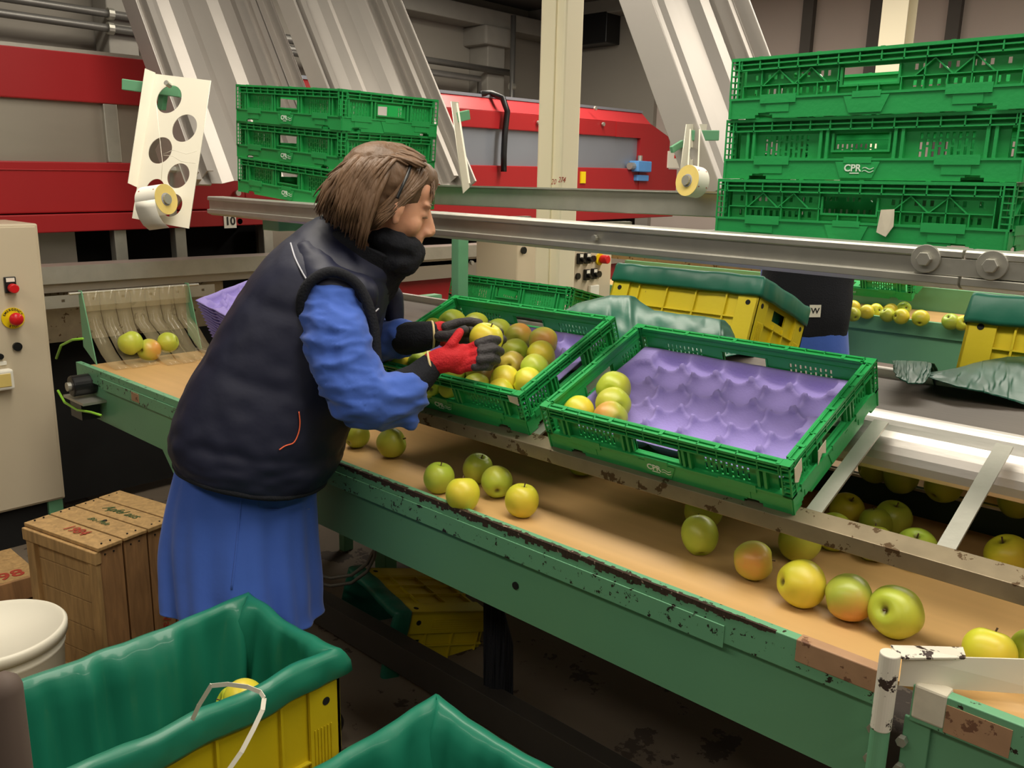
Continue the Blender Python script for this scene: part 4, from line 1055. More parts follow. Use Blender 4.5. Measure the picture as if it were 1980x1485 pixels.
# apples in the crates
def crate_apples(FR, items, hz, group, rmin=0.034):
    nrm = FR.to_3x3() @ Vector((0, 0, 1)); base = FR.to_translation()
    for (u, v, w_, lb, kd, dz) in items:
        r = 0.038
        for _ in range(5):
            c = pplane(u, v, base + nrm * (hz + dz + r), nrm); r = max(rmin, min(0.046, 0.5 * w_ * depth(c) / F))
        an_ = random.uniform(0, 2 * PI); ax = nrm * random.uniform(-0.25, 0.2) + Vector((math.cos(an_), abs(math.sin(an_)), 0))
        put_apple(c, r, lb, kd, axis=ax, group=group, stem=random.random() < 0.3)
crate_apples(FA, [(1186, 752, 68, 'greener apple at the back of the four in the purple tray', 'apple', 0), (1186, 782, 68, 'apple in the middle of the four in the purple tray', 'apple', 0.0),
                  (1119, 796, 62, 'pale apple by the left wall of the front crate', 'apple_y', 0), (1181, 808, 66, 'apple with an orange cheek nearest the front wall of the crate', 'apple_r', 0)], 0.028, 'apples in the front crate')
nmB = [(874, 626, 56, 'apple in the far left corner of the full crate', 'apple', 0), (920, 630, 52, 'apple behind the dark thumb of the glove in the full crate', 'apple', 0), (963, 642, 52, 'apple behind the held one along the back wall', 'apple', 0),
       (1003, 652, 54, 'rosy-brown apple by the hand hole of the back wall', 'apple_r', 0), (1050, 661, 58, 'apple with a red cheek at the back right of the full crate', 'apple_r', 0.004), (997, 681, 54, 'green apple in the middle of the full crate', 'apple', 0),
       (1046, 687, 57, 'golden apple second along the right side of the full crate', 'apple_y', 0.004), (990, 707, 56, 'apple with a dull red bruise in the middle of the full crate', 'apple_b', 0), (1034, 713, 57, 'green apple third along the right side of the full crate', 'apple', 0.002),
       (928, 724, 56, 'brown shaded apple under the gloved fingers', 'apple_b', 0.004), (882, 727, 60, 'apple with a dark stem hollow under the red glove', 'apple', 0.002), (976, 735, 58, 'yellow apple near the front wall of the full crate', 'apple_y', 0.002),
       (1020, 738, 56, 'bright yellow apple by the near right corner of the full crate', 'apple_y', 0.0), (921, 748, 54, 'pale apple against the front wall of the full crate', 'apple', 0), (968, 758, 52, 'lowest apple by the near right corner of the full crate', 'apple_y', 0),
       (872, 748, 52, 'apple against the front wall left of the pale one', 'apple', -0.004), (836, 745, 52, 'apple glimpsed through the hand hole below the black cuff', 'apple', -0.006), (950, 690, 54, 'shadowed apple beneath the held one', 'apple', -0.002),
       (905, 680, 54, 'shadowed apple beneath the palm of the glove', 'apple', -0.004), (770, 697, 54, 'yellow apple seen between the worker and her sleeve', 'apple_y', 0), (838, 640, 50, 'apple in the full crate hidden behind the far cuff', 'apple', 0), (815, 700, 54, 'apple in the full crate between the two black cuffs', 'apple', -0.004)]
crate_apples(FB, nmB, 0.030, 'apples in the crate being filled')

# ---------------------------------------------------------------- yellow bins and vinyl liners
def make_bin(sx, sy, h, label, M4, hole=True, ribs=True):
    t = thing('plastic_bin', label, 'bin'); t.matrix_basis = M4
    hx, hy = sx / 2, sy / 2; th = 0.006
    mb = MB()
    hs = [(-0.05, 0.05, h - 0.10, h - 0.06)]
    mb.perf(lambda u, z, q: (u, -hy + q, z), (-hx, hx), (0, h), hs if False else [], 0.01, 0.01 + th)
    mb.perf(lambda u, z, q: (u, hy - q, z), (-hx, hx), (0, h), [], 0.01, 0.01 + th)
    mb.perf(lambda u, z, q: (-hx + q, u, z), (-hy + .01, hy - .01), (0, h), hs if hole else [], 0.01, 0.01 + th)
    mb.perf(lambda u, z, q: (hx - q, u, z), (-hy + .01, hy - .01), (0, h), hs if hole else [], 0.01, 0.01 + th)
    mb.box(-hx + 0.01, hx - 0.01, -hy + 0.01, hy - 0.01, 0.004, 0.012)
    mb.build('shell', 'yellow', t)
    rb = MB()
    for z in ([h * 0.06, h * 0.36, h * 0.66]):
        rb.box(-hx, hx, -hy, -hy + 0.012, z, z + 0.005).box(-hx, hx, hy - 0.012, hy, z, z + 0.005)
        rb.box(-hx, -hx + 0.012, -hy, hy, z, z + 0.005).box(hx - 0.012, hx, -hy, hy, z, z + 0.005)
    for k in range(1, 5):
        u = -hx + sx * k / 5
        rb.box(u - 0.003, u + 0.003, -hy, -hy + 0.012, 0, h).box(u - 0.003, u + 0.003, hy - 0.012, hy, 0, h)
        v = -hy + sy * k / 5
        if hole and k in (2, 3): 
            rb.box(-hx, -hx + 0.012, v - 0.003, v + 0.003, 0, h - 0.11).box(hx - 0.012, hx, v - 0.003, v + 0.003, 0, h - 0.11)
        else:
            rb.box(-hx, -hx + 0.012, v - 0.003, v + 0.003, 0, h).box(hx - 0.012, hx, v - 0.003, v + 0.003, 0, h)
    rb.build('ribs', 'yellow', t, bevel=0.001)
    rm = MB()
    for (a, b, c, d) in ((-hx - .003, hx + .003, -hy - .003, -hy + .014), (-hx - .003, hx + .003, hy - .014, hy + .003), (-hx - .003, -hx + .014, -hy, hy), (hx - .014, hx + .003, -hy, hy)):
        rm.box(a, b, c, d, h - 0.03, h)
    rm.build('rim', 'yellow', t, bevel=0.002)
    for ax in (-1, 1):
        for ay in (-1, 1):
            cp = MB()
            X = sorted((ax * (hx + 0.001), ax * (hx - 0.075))); Y = sorted((ay * (hy + 0.001), ay * (hy - 0.008)))
            cp.box(X[0], X[1], Y[0], Y[1], 0, h - 0.004)
            X = sorted((ax * (hx + 0.001), ax * (hx - 0.008))); Y = sorted((ay * (hy + 0.001), ay * (hy - 0.075)))
            cp.box(X[0], X[1], Y[0], Y[1], 0, h - 0.004)
            for k in range(6):
                u = ay * (hy - 0.025 - 0.008 * k); X = sorted((ax * (hx + 0.001), ax * (hx + 0.004)))
                cp.box(X[0], X[1], u - 0.0012, u + 0.0012, h - 0.30 if h > .4 else 0.02, h - 0.13)
            co = cp.build('corner_post', 'yellow', t, bevel=0.0015)
            MB().cyl((ax * (hx - 0.035), ay * (hy - 0.001), h - 0.075), (ax * (hx - 0.035), ay * (hy + 0.002), h - 0.075), 0.009, 14).build('hole', 'void', co)
            MB().cyl((ax * (hx - 0.001), ay * (hy - 0.035), h - 0.075), (ax * (hx + 0.002), ay * (hy - 0.035), h - 0.075), 0.009, 14).build('hole', 'void', co)
    return t
def make_liner(sx, sy, h, deep, band, label, M4, seed, m='liner', sag=0.02, fold=0.012, bottom=True):
    rr = random.Random(seed)
    hx, hy = sx / 2, sy / 2; NP = 260
    per = 2 * (sx + sy); pts = []
    for i in range(NP):
        d = per * i / NP
        if d < sx: p = (-hx + d, -hy); n = (0, -1); e = d / sx; L = sx
        elif d < sx + sy: p = (hx, -hy + d - sx); n = (1, 0); e = (d - sx) / sy; L = sy
        elif d < 2 * sx + sy: p = (hx - (d - sx - sy), hy); n = (0, 1); e = (d - sx - sy) / sx; L = sx
        else: p = (-hx, hy - (d - 2 * sx - sy)); n = (-1, 0); e = (d - 2 * sx - sy) / sy; L = sy
        pts.append((p, n, e, d, L))
    # smooth normals near corners
    def nrm(i):
        x = y = 0
        for k in range(-3, 4):
            n = pts[(i + k) % NP][1]; x += n[0]; y += n[1]
        l = math.hypot(x, y); return (x / l, y / l)
    prof = [(0.008, -band, 0), (0.013, -band * 0.85, 0.5), (0.009, -band * 0.4, 0.5), (0.008, -0.006, 0.2), (0.003, 0.005, 0.1), (-0.006, 0.008, 0.1), (-0.018, 0.006, 0.1), (-0.026, -0.006, 0.15), (-0.030, -0.03, 0.5)]
    for k in range(1, 9): prof.append((-0.031 - 0.035 * (k / 8) ** 1.3, -0.02 - (deep - 0.02) * k / 8, 0.5 + 0.6 * k / 8))
    vs = []; fs = []
    for (o, z, f) in prof:
        for i in range(NP):
            (x, y), _, e, d, L = pts[i]; nx, ny = nrm(i)
            cor = abs(1 - math.sin(PI * e)) ** 2.2
            sg = -sag * abs(math.sin(PI * e)) ** 0.8
            q = noise.noise(Vector((x * 9 + seed, y * 9, z * 3))) * 1.2 + 0.7 * noise.noise(Vector((d * 28, z * 2.0, seed)))
            cfold = math.sin(d * 70 + seed + z * 9) * cor * (1.0 if z < 0 else 0.3)
            dd = o + f * fold * (q + 1.3 * cfold) * (0.35 if o > -0.02 else 1.0) + (0.006 * noise.noise(Vector((d * 14, z * 12, seed + 5))))
            if o < -0.02: dd = min(dd, -0.022)
            if z < -0.005 and o > 0: dd = max(dd, 0.007)
            zz = h + z + sg + 0.006 * noise.noise(Vector((d * 10, seed, 3)))
            vs.append((x + nx * dd, y + ny * dd, zz))
    for j in range(len(prof) - 1):
        for i in range(NP):
            a = j * NP + i; b = j * NP + (i + 1) % NP; fs.append((a, b, b + NP, a + NP))
    if bottom:
        vs.append((0, 0, h - deep - 0.01)); c = len(vs) - 1; j = len(prof) - 1
        for i in range(NP): fs.append((j * NP + i, j * NP + (i + 1) % NP, c))
    o = MB().add(vs, fs).build('bin_liner', m, smooth=True, solid=0.0015)
    o.matrix_basis = M4; tag(o, label, 'liner'); return o
HB = 0.585
HA = 0.635
TA = Matrix.Translation((-1.552, 0.612, 0))
make_bin(0.358, 0.70, HA - 0.028, 'yellow plastic bin with a green liner and a white strap, bottom left', TA, hole=False)
make_liner(0.358, 0.70, HA, 0.42, 0.055, 'green vinyl liner folded over the yellow bin by the wooden crate', TA, 3, sag=0.014, fold=0.036)
TB = Matrix.Translation((-0.967, 0.765, 0))
make_bin(0.385, 0.565, HB - 0.028, 'yellow plastic bin covered by its green liner, bottom centre', TB, hole=False)
make_liner(0.385, 0.565, HB, 0.36, 0.08, 'green vinyl liner on the bin at the bottom centre, one corner raised', TB, 9, sag=0.016, fold=0.034)
c = pd(445, 1352, 1.62)
for (u, v, z, lb) in ((470, 1350, HA - 0.045, 'apple peeping over the green liner edge inside the yellow bin'), (452, 1362, HA - 0.12, 'apple lying lower inside the lined yellow bin')):
    c = px(u, v, z=z); put_apple(c, 0.038, lb, 'apple_y')
q = px(462, 1356, z=HA - 0.08)
for k in range(9):
    put_apple(Vector((q.x - 0.02 + 0.03 * math.cos(k * 2.1), q.y + 0.045 * math.sin(k * 2.1), HA - 0.17 - 0.033 * k)), 0.036, 'apple in the heap inside the lined yellow bin', 'apple', group='heap of apples inside the lined yellow bin')
# white strap
pts = [pd(u, v, D) for (u, v, D) in ((372, 1392, 1.52), (384, 1365, 1.50), (408, 1326, 1.47), (440, 1323, 1.45), (478, 1328, 1.42), (503, 1338, 1.40), (511, 1350, 1.385), (508, 1372, 1.375), (490, 1410, 1.365), (468, 1452, 1.355), (440, 1492, 1.35))]
sp_ = MB()
for a, b in zip(pts[:-1], pts[1:]): sp_.bar(a, b + (b - a) * 0.06, 0.0075, 0.0012, up=TWD)
o = sp_.build('plastic_strap', 'white'); tag(o, 'thin white plastic strap looping over the edge of the lined yellow bin', 'strap')

# bins behind the crates, tipped away
b1 = CP + Vector((-1.946, 2.681, -0.290)); tt = math.radians(20)
Yb = Vector((0, math.cos(tt), -math.sin(tt))); Zb = Vector((0, math.sin(tt), math.cos(tt)))
F1 = frame(b1 + Vector((0.3, 0, 0)) + Yb * 0.2 - Zb * 0.40, (1, 0, 0), Yb)
make_bin(0.60, 0.40, 0.388, 'yellow bin tipped back on the return conveyor left of the other worker', F1)
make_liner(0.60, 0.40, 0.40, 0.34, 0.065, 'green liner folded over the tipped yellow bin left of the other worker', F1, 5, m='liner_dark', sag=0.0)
q = px(1884, 570, y=2.60)
F2 = frame(q + Vector((0.3, 0, 0)) + Yb * 0.2 - Zb * 0.40, (1, 0, 0), Yb)
make_bin(0.60, 0.40, 0.388, 'yellow bin tipped back at the right edge under the shelf', F2)
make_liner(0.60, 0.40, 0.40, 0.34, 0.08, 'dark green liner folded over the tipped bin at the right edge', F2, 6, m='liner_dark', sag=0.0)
# bin under the packing conveyor
q = px(690, 1150, y=1.72)
tt = math.radians(38)
F3 = Matrix.Translation(px(805, 1215, y=1.86)) @ Matrix.Rotation(math.radians(-14), 4, 'Z') @ Matrix.Rotation(math.radians(76), 4, 'X') @ Matrix.Translation((0, 0, -0.15))
make_bin(0.40, 0.30, 0.348, 'yellow bin lying on its side under the packing conveyor', F3)
make_liner(0.40, 0.30, 0.36, 0.3, 0.05, 'dark green liner of the bin lying under the packing conveyor', F3, 8, m='liner_dark', sag=0.0)

for i, (r_, lb) in enumerate(((0.0, 'dark cable coiled on the floor under the packing conveyor, upper loop'), (0.03, 'dark cable coiled on the floor under the packing conveyor, lower loop'))):
    pts = [px(u, v + r_ * 500, y=1.62) for u, v in ((600, 1108), (640, 1118), (680, 1112), (710, 1090), (724, 1062), (728, 1030))]
    tag(MB().tube(pts, 0.006, 8).build('black_cable', 'pipe', smooth=True), lb, 'cable')

# loose vinyl cloth sheets: grid through pixel-traced outline columns
def cloth(name, cols, label, m, D0, seed, thick=0.0015, amp=0.012):
    # cols: list of (u, vtop, vbot, Dtop, Dbot)
    n = 70; k = 22; vs = []; fs = []
    def interp(t):
        f = t * (len(cols) - 1); i = min(int(f), len(cols) - 2); g = f - i; g = g * g * (3 - 2 * g) * 0.5 + g * 0.5
        return [a * (1 - g) + b * g for a, b in zip(cols[i], cols[i + 1])]
    for i in range(n + 1):
        c = interp(i / n)
        for j in range(k + 1):
            s = j / k
            u = c[0]; v = c[1] * (1 - s) + c[2] * s
            D = c[3] * (1 - s ** 0.7) + c[4] * s ** 0.7
            p = pd(u, v, D)
            p = p + TWD * amp * 2.0 * (noise.noise(Vector((i * 0.16 + s * 2.2, s * 2.0, seed))) + 0.5 * noise.noise(Vector((i * 0.4, s * 3.5, seed + 4))))
            vs.append(p)
    for i in range(n):
        for j in range(k):
            a = i * (k + 1) + j; fs.append((a, a + 1, a + k + 2, a + k + 1))
    # back drape so that the sheet has a folded-over rear side
    o0 = len(vs)
    for i in range(n + 1):
        if name == 'dark_cloth': break
        top = vs[i * (k + 1)]
        for j in range(1, 7):
            vs.append(top + Vector((-0.0, 0.03 * j, -0.012 * j * j * 0.5)))
    for i in range(n if name != 'dark_cloth' else 0):
        for j in range(6):
            a = o0 + i * 6 + j - 1 if j else i * (k + 1); b = o0 + (i + 1) * 6 + j - 1 if j else (i + 1) * (k + 1)
            fs.append((a, b, o0 + (i + 1) * 6 + j, o0 + i * 6 + j))
    o = MB().add(vs, fs).build(name, m, smooth=True, solid=thick); tag(o, label, 'liner'); return o
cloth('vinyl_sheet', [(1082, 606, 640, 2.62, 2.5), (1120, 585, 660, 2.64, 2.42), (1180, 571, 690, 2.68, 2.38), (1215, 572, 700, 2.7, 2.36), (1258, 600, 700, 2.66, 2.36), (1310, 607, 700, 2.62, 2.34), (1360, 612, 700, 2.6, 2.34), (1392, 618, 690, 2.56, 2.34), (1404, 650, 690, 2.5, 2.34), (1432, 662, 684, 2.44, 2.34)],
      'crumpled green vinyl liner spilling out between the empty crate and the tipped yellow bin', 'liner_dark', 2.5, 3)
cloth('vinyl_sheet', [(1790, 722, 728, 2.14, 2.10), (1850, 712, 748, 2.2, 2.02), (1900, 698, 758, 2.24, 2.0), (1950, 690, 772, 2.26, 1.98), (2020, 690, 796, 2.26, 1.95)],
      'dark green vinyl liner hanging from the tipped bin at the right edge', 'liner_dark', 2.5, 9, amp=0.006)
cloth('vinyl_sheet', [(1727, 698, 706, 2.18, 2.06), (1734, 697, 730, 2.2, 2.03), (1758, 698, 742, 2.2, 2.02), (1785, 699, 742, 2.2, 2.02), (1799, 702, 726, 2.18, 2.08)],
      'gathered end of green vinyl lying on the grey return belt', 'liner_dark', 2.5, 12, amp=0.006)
dq = [(955, 1150, 1160, 2.9, 2.9)]
cloth('dark_cloth', [(935, 1160, 1330, 2.55, 2.5), (955, 1165, 1345, 2.52, 2.48), (975, 1180, 1355, 2.52, 2.48), (992, 1245, 1350, 2.55, 2.5)], 'black cloth hanging under the conveyor beside the lying bin', 'navy_dark', 2.5, 15, amp=0.004)

# ---------------------------------------------------------------- wooden crates and bucket
aw = math.radians(13); uw = Vector((-math.cos(aw), -math.sin(aw), 0)); ww = Vector((-math.sin(aw), math.cos(aw), 0))
wc = thing('wooden_crate', 'old wooden fruit crate standing on end beside the white bucket', 'crate')
wc.matrix_basis = Matrix.Translation((-2.56, 0.925, 0)) @ Matrix((-uw, ww, U3)).transposed().to_4x4()   # local -x goes left, +y away
WX, WY, WH = 0.365, 0.36, 0.5
mb = MB()
for k in range(4):
    y0 = 0.004 + k * (WY - 0.004) / 4; mb.box(-WX - 0.006, 0.008, y0, y0 + (WY - 0.004) / 4 - 0.005, WH - 0.012 + 0.002 * (k % 2), WH + 0.001 * k)
tb = mb.build('top_boards', 'wood', wc, bevel=0.002)
mb = MB(); mb2 = MB()
for k in range(4):
    y0 = 0.01 + k * (WY - 0.01) / 4; mb.box(-0.012, 0.001 * (k % 2), y0, y0 + (WY - 0.01) / 4 - 0.006, 0, WH - 0.014)
    mb2.box(-WX, -WX + 0.01, y0, y0 + (WY - 0.01) / 4 - 0.006, 0, WH - 0.014)
sb = mb.build('side_boards', 'wood2', wc, bevel=0.002); mb2.build('side_boards', 'wood2', wc, bevel=0.002)
mb = MB()
for k in range(5):
    z0 = 0.012 + k * (WH - 0.03) / 5; mb.box(-WX + 0.01, -0.015, 0.016, 0.026, z0, z0 + (WH - 0.03) / 5 - 0.003)
mb.build('end_slats', 'wood', wc, bevel=0.0015)
MB().box(-WX - 0.006, 0.004, -0.006, 0.016, WH - 0.055, WH - 0.014).build('end_rail', 'wood', wc, bevel=0.003)
MB().box(-WX - 0.004, 0.002, -0.004, 0.016, 0, 0.04).build('end_rail', 'wood', wc, bevel=0.003)
MB().box(-WX, -WX + 0.04, 0.0, 0.02, 0.04, WH - 0.055).build('corner_batten', 'wood', wc, bevel=0.003)
MB().box(-0.045, 0.0, 0.0, 0.02, 0.04, WH - 0.055).build('corner_batten', 'wood', wc, bevel=0.003)
MB().box(-WX + .01, -0.012, WY - 0.012, WY, 0, WH - 0.014).build('back_board', 'wood2', wc)
nl = MB()
for k in range(4):
    y0 = 0.03 + k * WY / 4
    for dy in (0, 0.03): 
        for xx in (-0.012, -WX + 0.012): nl.cyl((xx, y0 + dy, WH), (xx, y0 + dy, WH + 0.0045), 0.0028, 6)
        nl.cyl((0, y0 + dy, WH - 0.03), (0.0025, y0 + dy, WH - 0.03), 0.003, 6)
nl.build('nails', 'dark', wc)
text_obj('red_stencil', '1984', 0.052, 'ink_red', tb, frame((-WX * 0.46, 0.05, WH + 0.0035), (1, 0, 0), (0, 1, 0)), shear=0.2)
text_obj('green_stencil', 'Apfel aus', 0.046, 'ink_green', tb, frame((-WX * 0.50, 0.225, WH + 0.0035), (1, 0, 0), (0, 1, 0)), shear=0.4)
text_obj('green_stencil', 'Bio Mele', 0.028, 'ink_green', tb, frame((-WX * 0.48, 0.135, WH + 0.0035), (1, 0, 0), (0, 1, 0)), shear=0.4)
text_obj('red_stencil', 'Mele della Val', 0.044, 'ink_red', sb, frame((0.0025, 0.228, WH * 0.50), (0, 0, -1), (0, 1, 0)), shear=0.1)
MB().cyl((-WX * .45, 0.15, WH), (-WX * .45, 0.15, WH + 0.004), 0.007, 12).build('knot', 'dark', tb)
# flat crate on the floor
a = px(77, 1108, z=0.2); b = px(76, 1034, z=0.2); c0 = px(0, 1130, z=0.2)
xd = (c0 - a); xd.z = 0; xd.normalize(); yd = Vector((xd.y, -xd.x, 0)); 
if yd.y < 0: yd = -yd
fcr = thing('wooden_crate', 'flat old wooden crate on the floor at the left, marked 198', 'crate')
fcr.matrix_basis = Matrix.Translation((a.x, a.y, 0)) @ Matrix((-xd, yd, U3)).transposed().to_4x4()
LB = 0.62
mb = MB()
for k in range(3):
    y0 = k * 0.105; mb.box(-LB, 0, y0, y0 + 0.1, 0.19, 0.2 - 0.001 * k)
fb_ = mb.build('top_boards', 'wood', fcr, bevel=0.002)
MB().box(-LB, 0, -0.008, 0.006, 0.12, 0.2).box(-LB, 0, 0.30, 0.31, 0.02, 0.195).box(-0.015, 0.0, 0.0, 0.3, 0.02, 0.188).box(-LB, -LB + 0.015, 0.0, 0.3, 0.02, 0.188).box(-LB, 0, -0.006, 0.004, 0.0, 0.09).build('frame', 'wood2', fcr, bevel=0.003)
text_obj('red_stencil', '198', 0.085, 'ink_red', fb_, frame((-0.10, 0.052, 0.2015), (1, 0, 0), (0, 1, 0)), bold=True)
text_obj('green_stencil', 'Apfel', 0.05, 'ink_green', fb_, frame((-0.27, 0.155, 0.2012), (1, 0, 0), (0, 1, 0)), shear=0.4)
MB().box(-0.24, -0.14, 0.235, 0.262, 0.199, 0.2005).build('hand_slot', 'dark', fb_, bevel=0.005)
bk = thing('plastic_bucket', 'white plastic bucket with its lid on at the left edge', 'bucket', (-2.44, 0.60, 0))
MB().lathe([(0.001, 0.0), (0.145, 0.0), (0.15, 0.01), (0.168, 0.34), (0.172, 0.345), (0.172, 0.352), (0.168, 0.356), (0.17, 0.39), (0.001, 0.39)], 56).build('pail', 'white', bk, smooth=True, bevel=0)
MB().lathe([(0.171, 0.372), (0.18, 0.374), (0.181, 0.398), (0.176, 0.404), (0.170, 0.4045), (0.168, 0.399), (0.001, 0.398)], 64).build('lid', 'white', bk, smooth=True)

# ---------------------------------------------------------------- perforated label holders
def holder(nm, TL, TR, BL, holes, label, thick=0.002, flange=0.03, fl_left=True):
    TLp, TRp, BLp = pd(*TL), pd(*TR), pd(*BL)
    xd = (TRp - TLp); wd = xd.length; xd.normalize(); dd = (BLp - TLp); yd = -(dd - xd * dd.dot(xd)).normalized(); ht = (BLp - TLp).length
    shx = dd.dot(xd)
    t = thing(nm, label, 'label holder'); t.matrix_basis = frame(TLp, xd, yd)
    Minv = t.matrix_basis.inverted(); n3 = t.matrix_basis.to_3x3() @ Vector((0, 0, 1))
    cu = bpy.data.curves.new('plate', 'CURVE'); cu.dimensions = '2D'; cu.fill_mode = 'BOTH'; cu.extrude = thick / 2
    def spl(pts):
        s = cu.splines.new('POLY'); s.points.add(len(pts) - 1); s.use_cyclic_u = True
        for q, p in zip(s.points, pts): q.co = (p[0], p[1], 0, 1)
    spl([(0, 0), (wd, 0), (wd + shx, -ht), (shx, -ht)])
    for (u, v, rp) in holes:
        c = Minv @ pplane(u, v, TLp, n3); r = rp * depth(TLp) / F
        spl([(c.x + r * math.cos(a), c.y + r * 1.02 * math.sin(a)) for a in [2 * PI * k / 40 for k in range(40)]])
    o = bpy.data.objects.new('plate', cu); COL.objects.link(o)
    dg = bpy.context.evaluated_depsgraph_get(); dg.update()
    me = bpy.data.meshes.new_from_object(o.evaluated_get(dg)); bpy.data.objects.remove(o)
    me.materials.clear(); me.materials.append(M['white'])
    p = bpy.data.objects.new('plate', me); COL.objects.link(p); p.parent = t
    return t, wd, ht, shx
t, wd, ht, shx = holder('label_holder', (300, 143, 2.62), (408, 156, 2.56), (257, 418, 2.55),
    [(327, 192, 28), (357, 248, 27), (310, 291, 26), (345, 340, 24), (300, 366, 20), (333, 397, 22)], 'perforated white metal label holder hanging in front of the left chutes')
# side flange with slots at the left
MB().poly([(-0.002, 0.004, 0), (-0.002 + shx * 0.80, -ht * 0.79, 0), (-0.012 + shx * 0.80, -ht * 0.79, 0.028), (-0.014, -0.0, 0.030)], (0.002, 0, 0)).build('side_flange', 'white', t)
cq = t.matrix_basis.inverted()
a_, b_ = pd(236, 163, 2.62), pd(348, 178, 2.66)
MB().bar(cq @ a_, cq @ b_, 0.012, 0.032, up=cq.to_3x3() @ U3).build('green_arm', 'green', t, bevel=0.002)
a_, b_ = pd(345, 178, 2.66), px(352, 178, y=1.80)
MB().bar(cq @ a_, cq @ b_, 0.012, 0.032, up=cq.to_3x3() @ U3).build('green_arm', 'green', t, bevel=0.002)
a_, b_ = pd(318, 168, 2.66), pd(312, 212, 2.68)
MB().bar(cq @ a_, cq @ b_, 0.02, 0.02).build('green_bracket', 'green', t, bevel=0.002)
q = cq @ pd(329, 166, 2.60); MB().cyl(q, q + Vector((0, 0, 0.02)), 0.008, 8).build('bolt', 'steel', t)
for pts in ([(302, 200, 2.54), (308, 260, 2.52), (314, 312, 2.5), (312, 350, 2.5)], [(316, 298, 2.5), (335, 290, 2.49), (360, 298, 2.5), (380, 292, 2.51)], [(316, 300, 2.5), (335, 302, 2.49), (350, 312, 2.5), (378, 316, 2.51)]):
    MB().tube([cq @ pd(*p) for p in pts], 0.0008, 6).build('wire', 'white', t, smooth=True)
def label_roll(uc, vc, D, axis, rad, wid, label, hang):
    c = pd(uc, vc, D); ax = Vector(axis).normalized(); up = (U3 - ax * ax.z).normalized()
    t = thing('label_roll', label, 'label roll'); t.matrix_basis = frame(c, up.cross(ax), up)   # local z = axis
    T = Matrix.Identity(4)
    MB().lathe([(rad, -wid / 2), (rad, wid / 2)], 40).build('paper_winding', 'paper', t, smooth=True)
    MB().lathe([(rad * 0.42, wid / 2), (rad * 0.995, wid / 2 + 0.001), (rad, wid / 2 - 0.001)], 40).lathe([(rad * 0.42, -wid / 2), (rad, -wid / 2)], 40).build('roll_side', 'paperroll', t, smooth=False)
    MB().lathe([(rad * 0.42, -wid / 2), (rad * 0.42, wid / 2 + 0.001), (rad * 0.33, wid / 2 + 0.001), (rad * 0.33, -wid / 2)], 32).build('core', 'core', t, smooth=False)
    for k in range(3):
        MB().box(-rad * 0.2 * 0, 0.003, rad * (-0.0) - 0.002, 0.002, 0, 0.003)
    if hang:
        vs = []; fs = []
        path = [(-rad, 0), (-rad - 0.001, -0.02), (-rad + 0.004, -0.045), (-rad + 0.016, -0.065), (-rad + 0.036, -0.08)]
        for (x, y) in path:
            vs += [(x, y, -wid / 2), (x, y, wid / 2)]
        for i in range(len(path) - 1): fs.append((2 * i, 2 * i + 1, 2 * i + 3, 2 * i + 2))
        MB().add(vs, fs).build('label_strip', 'paper', t, smooth=True, solid=0.0004)
    # printed marks on the front
    ang = math.atan2(0, -1)
    mk = MB()
    tl = t.matrix_basis.to_3x3().inverted() @ TWD; an = math.atan2(tl.y, tl.x)
    for dz in (-wid * 0.36, wid * 0.36):
        for da in (-0.55, 0.55):
            a = an + da; mk.add([((rad + .0004) * math.cos(a + s1 * 0.035), (rad + .0004) * math.sin(a + s1 * 0.035), dz + s2 * 0.0022) for s1, s2 in ((-1, -1), (1, -1), (1, 1), (-1, 1))], [(0, 1, 2, 3)])
    mk.build('printed_marks', 'ink_red', t)
    return t
rc = pd(302, 388, 2.47); ra = (RT * 0.92 + TWD * 0.38 + U3 * 0.03).normalized()
MB().cyl(cq @ (rc - ra * 0.045), cq @ (rc + ra * 0.045), 0.0145, 12).build('spindle', 'steel', t)
MB().cyl(cq @ (rc - ra * 0.04), cq @ (rc - ra * 0.04 - TWD * 0.1), 0.006, 8).build('spindle_arm', 'steel', t)
label_roll(302, 388, 2.47, RT * 0.92 + TWD * 0.38 + U3 * 0.03, 0.043, 0.075, 'roll of white labels hanging at the foot of the left perforated holder', True)
t, wd, ht, shx = holder('label_holder', (1327, 240, 2.52), (1367, 240, 2.66), (1311, 350, 2.50), [(1337, 297, 12), (1328, 331, 12)], 'small perforated label holder hanging beside the right crate stack')
cq = t.matrix_basis.inverted()
MB().bar(cq @ pd(1330, 262, 2.56), cq @ pd(1388, 262, 2.62), 0.014, 0.03, up=cq.to_3x3() @ U3).build('green_arm', 'green', t, bevel=0.002)
MB().bar(cq @ pd(1298, 290, 2.58), cq @ pd(1338, 266, 2.62), 0.012, 0.02, up=cq.to_3x3() @ U3).build('green_bracket', 'green', t, bevel=0.002)
for a, b in (((1335, 250), (1330, 330)), ((1353, 250), (1350, 325))):
    MB().tube([cq @ pd(*a, 2.46), cq @ pd(*b, 2.44)], 0.0022, 6).build('hanger_wire', 'white', t)
rc = pd(1339, 351, 2.42); ra = (-RT * 0.80 + TWD * 0.58).normalized()
MB().cyl(cq @ (rc - ra * 0.03), cq @ (rc + ra * 0.03), 0.014, 12).build('spindle', 'steel', t)
label_roll(1339, 351, 2.42, -RT * 0.80 + TWD * 0.58, 0.043, 0.043, 'roll of white labels hanging from the small holder by the right crate stack', False)
t, wd, ht, shx = holder('label_holder', (872, 196, 2.60), (886, 197, 2.80), (893, 362, 2.58), [], 'narrow white label holder frame seen edge-on right of the left crate stack')
cq = t.matrix_basis.inverted()
MB().bar(cq @ pd(878, 228, 2.7), cq @ pd(906, 222, 2.75), 0.014, 0.03, up=cq.to_3x3() @ U3).build('green_arm', 'green', t, bevel=0.002)
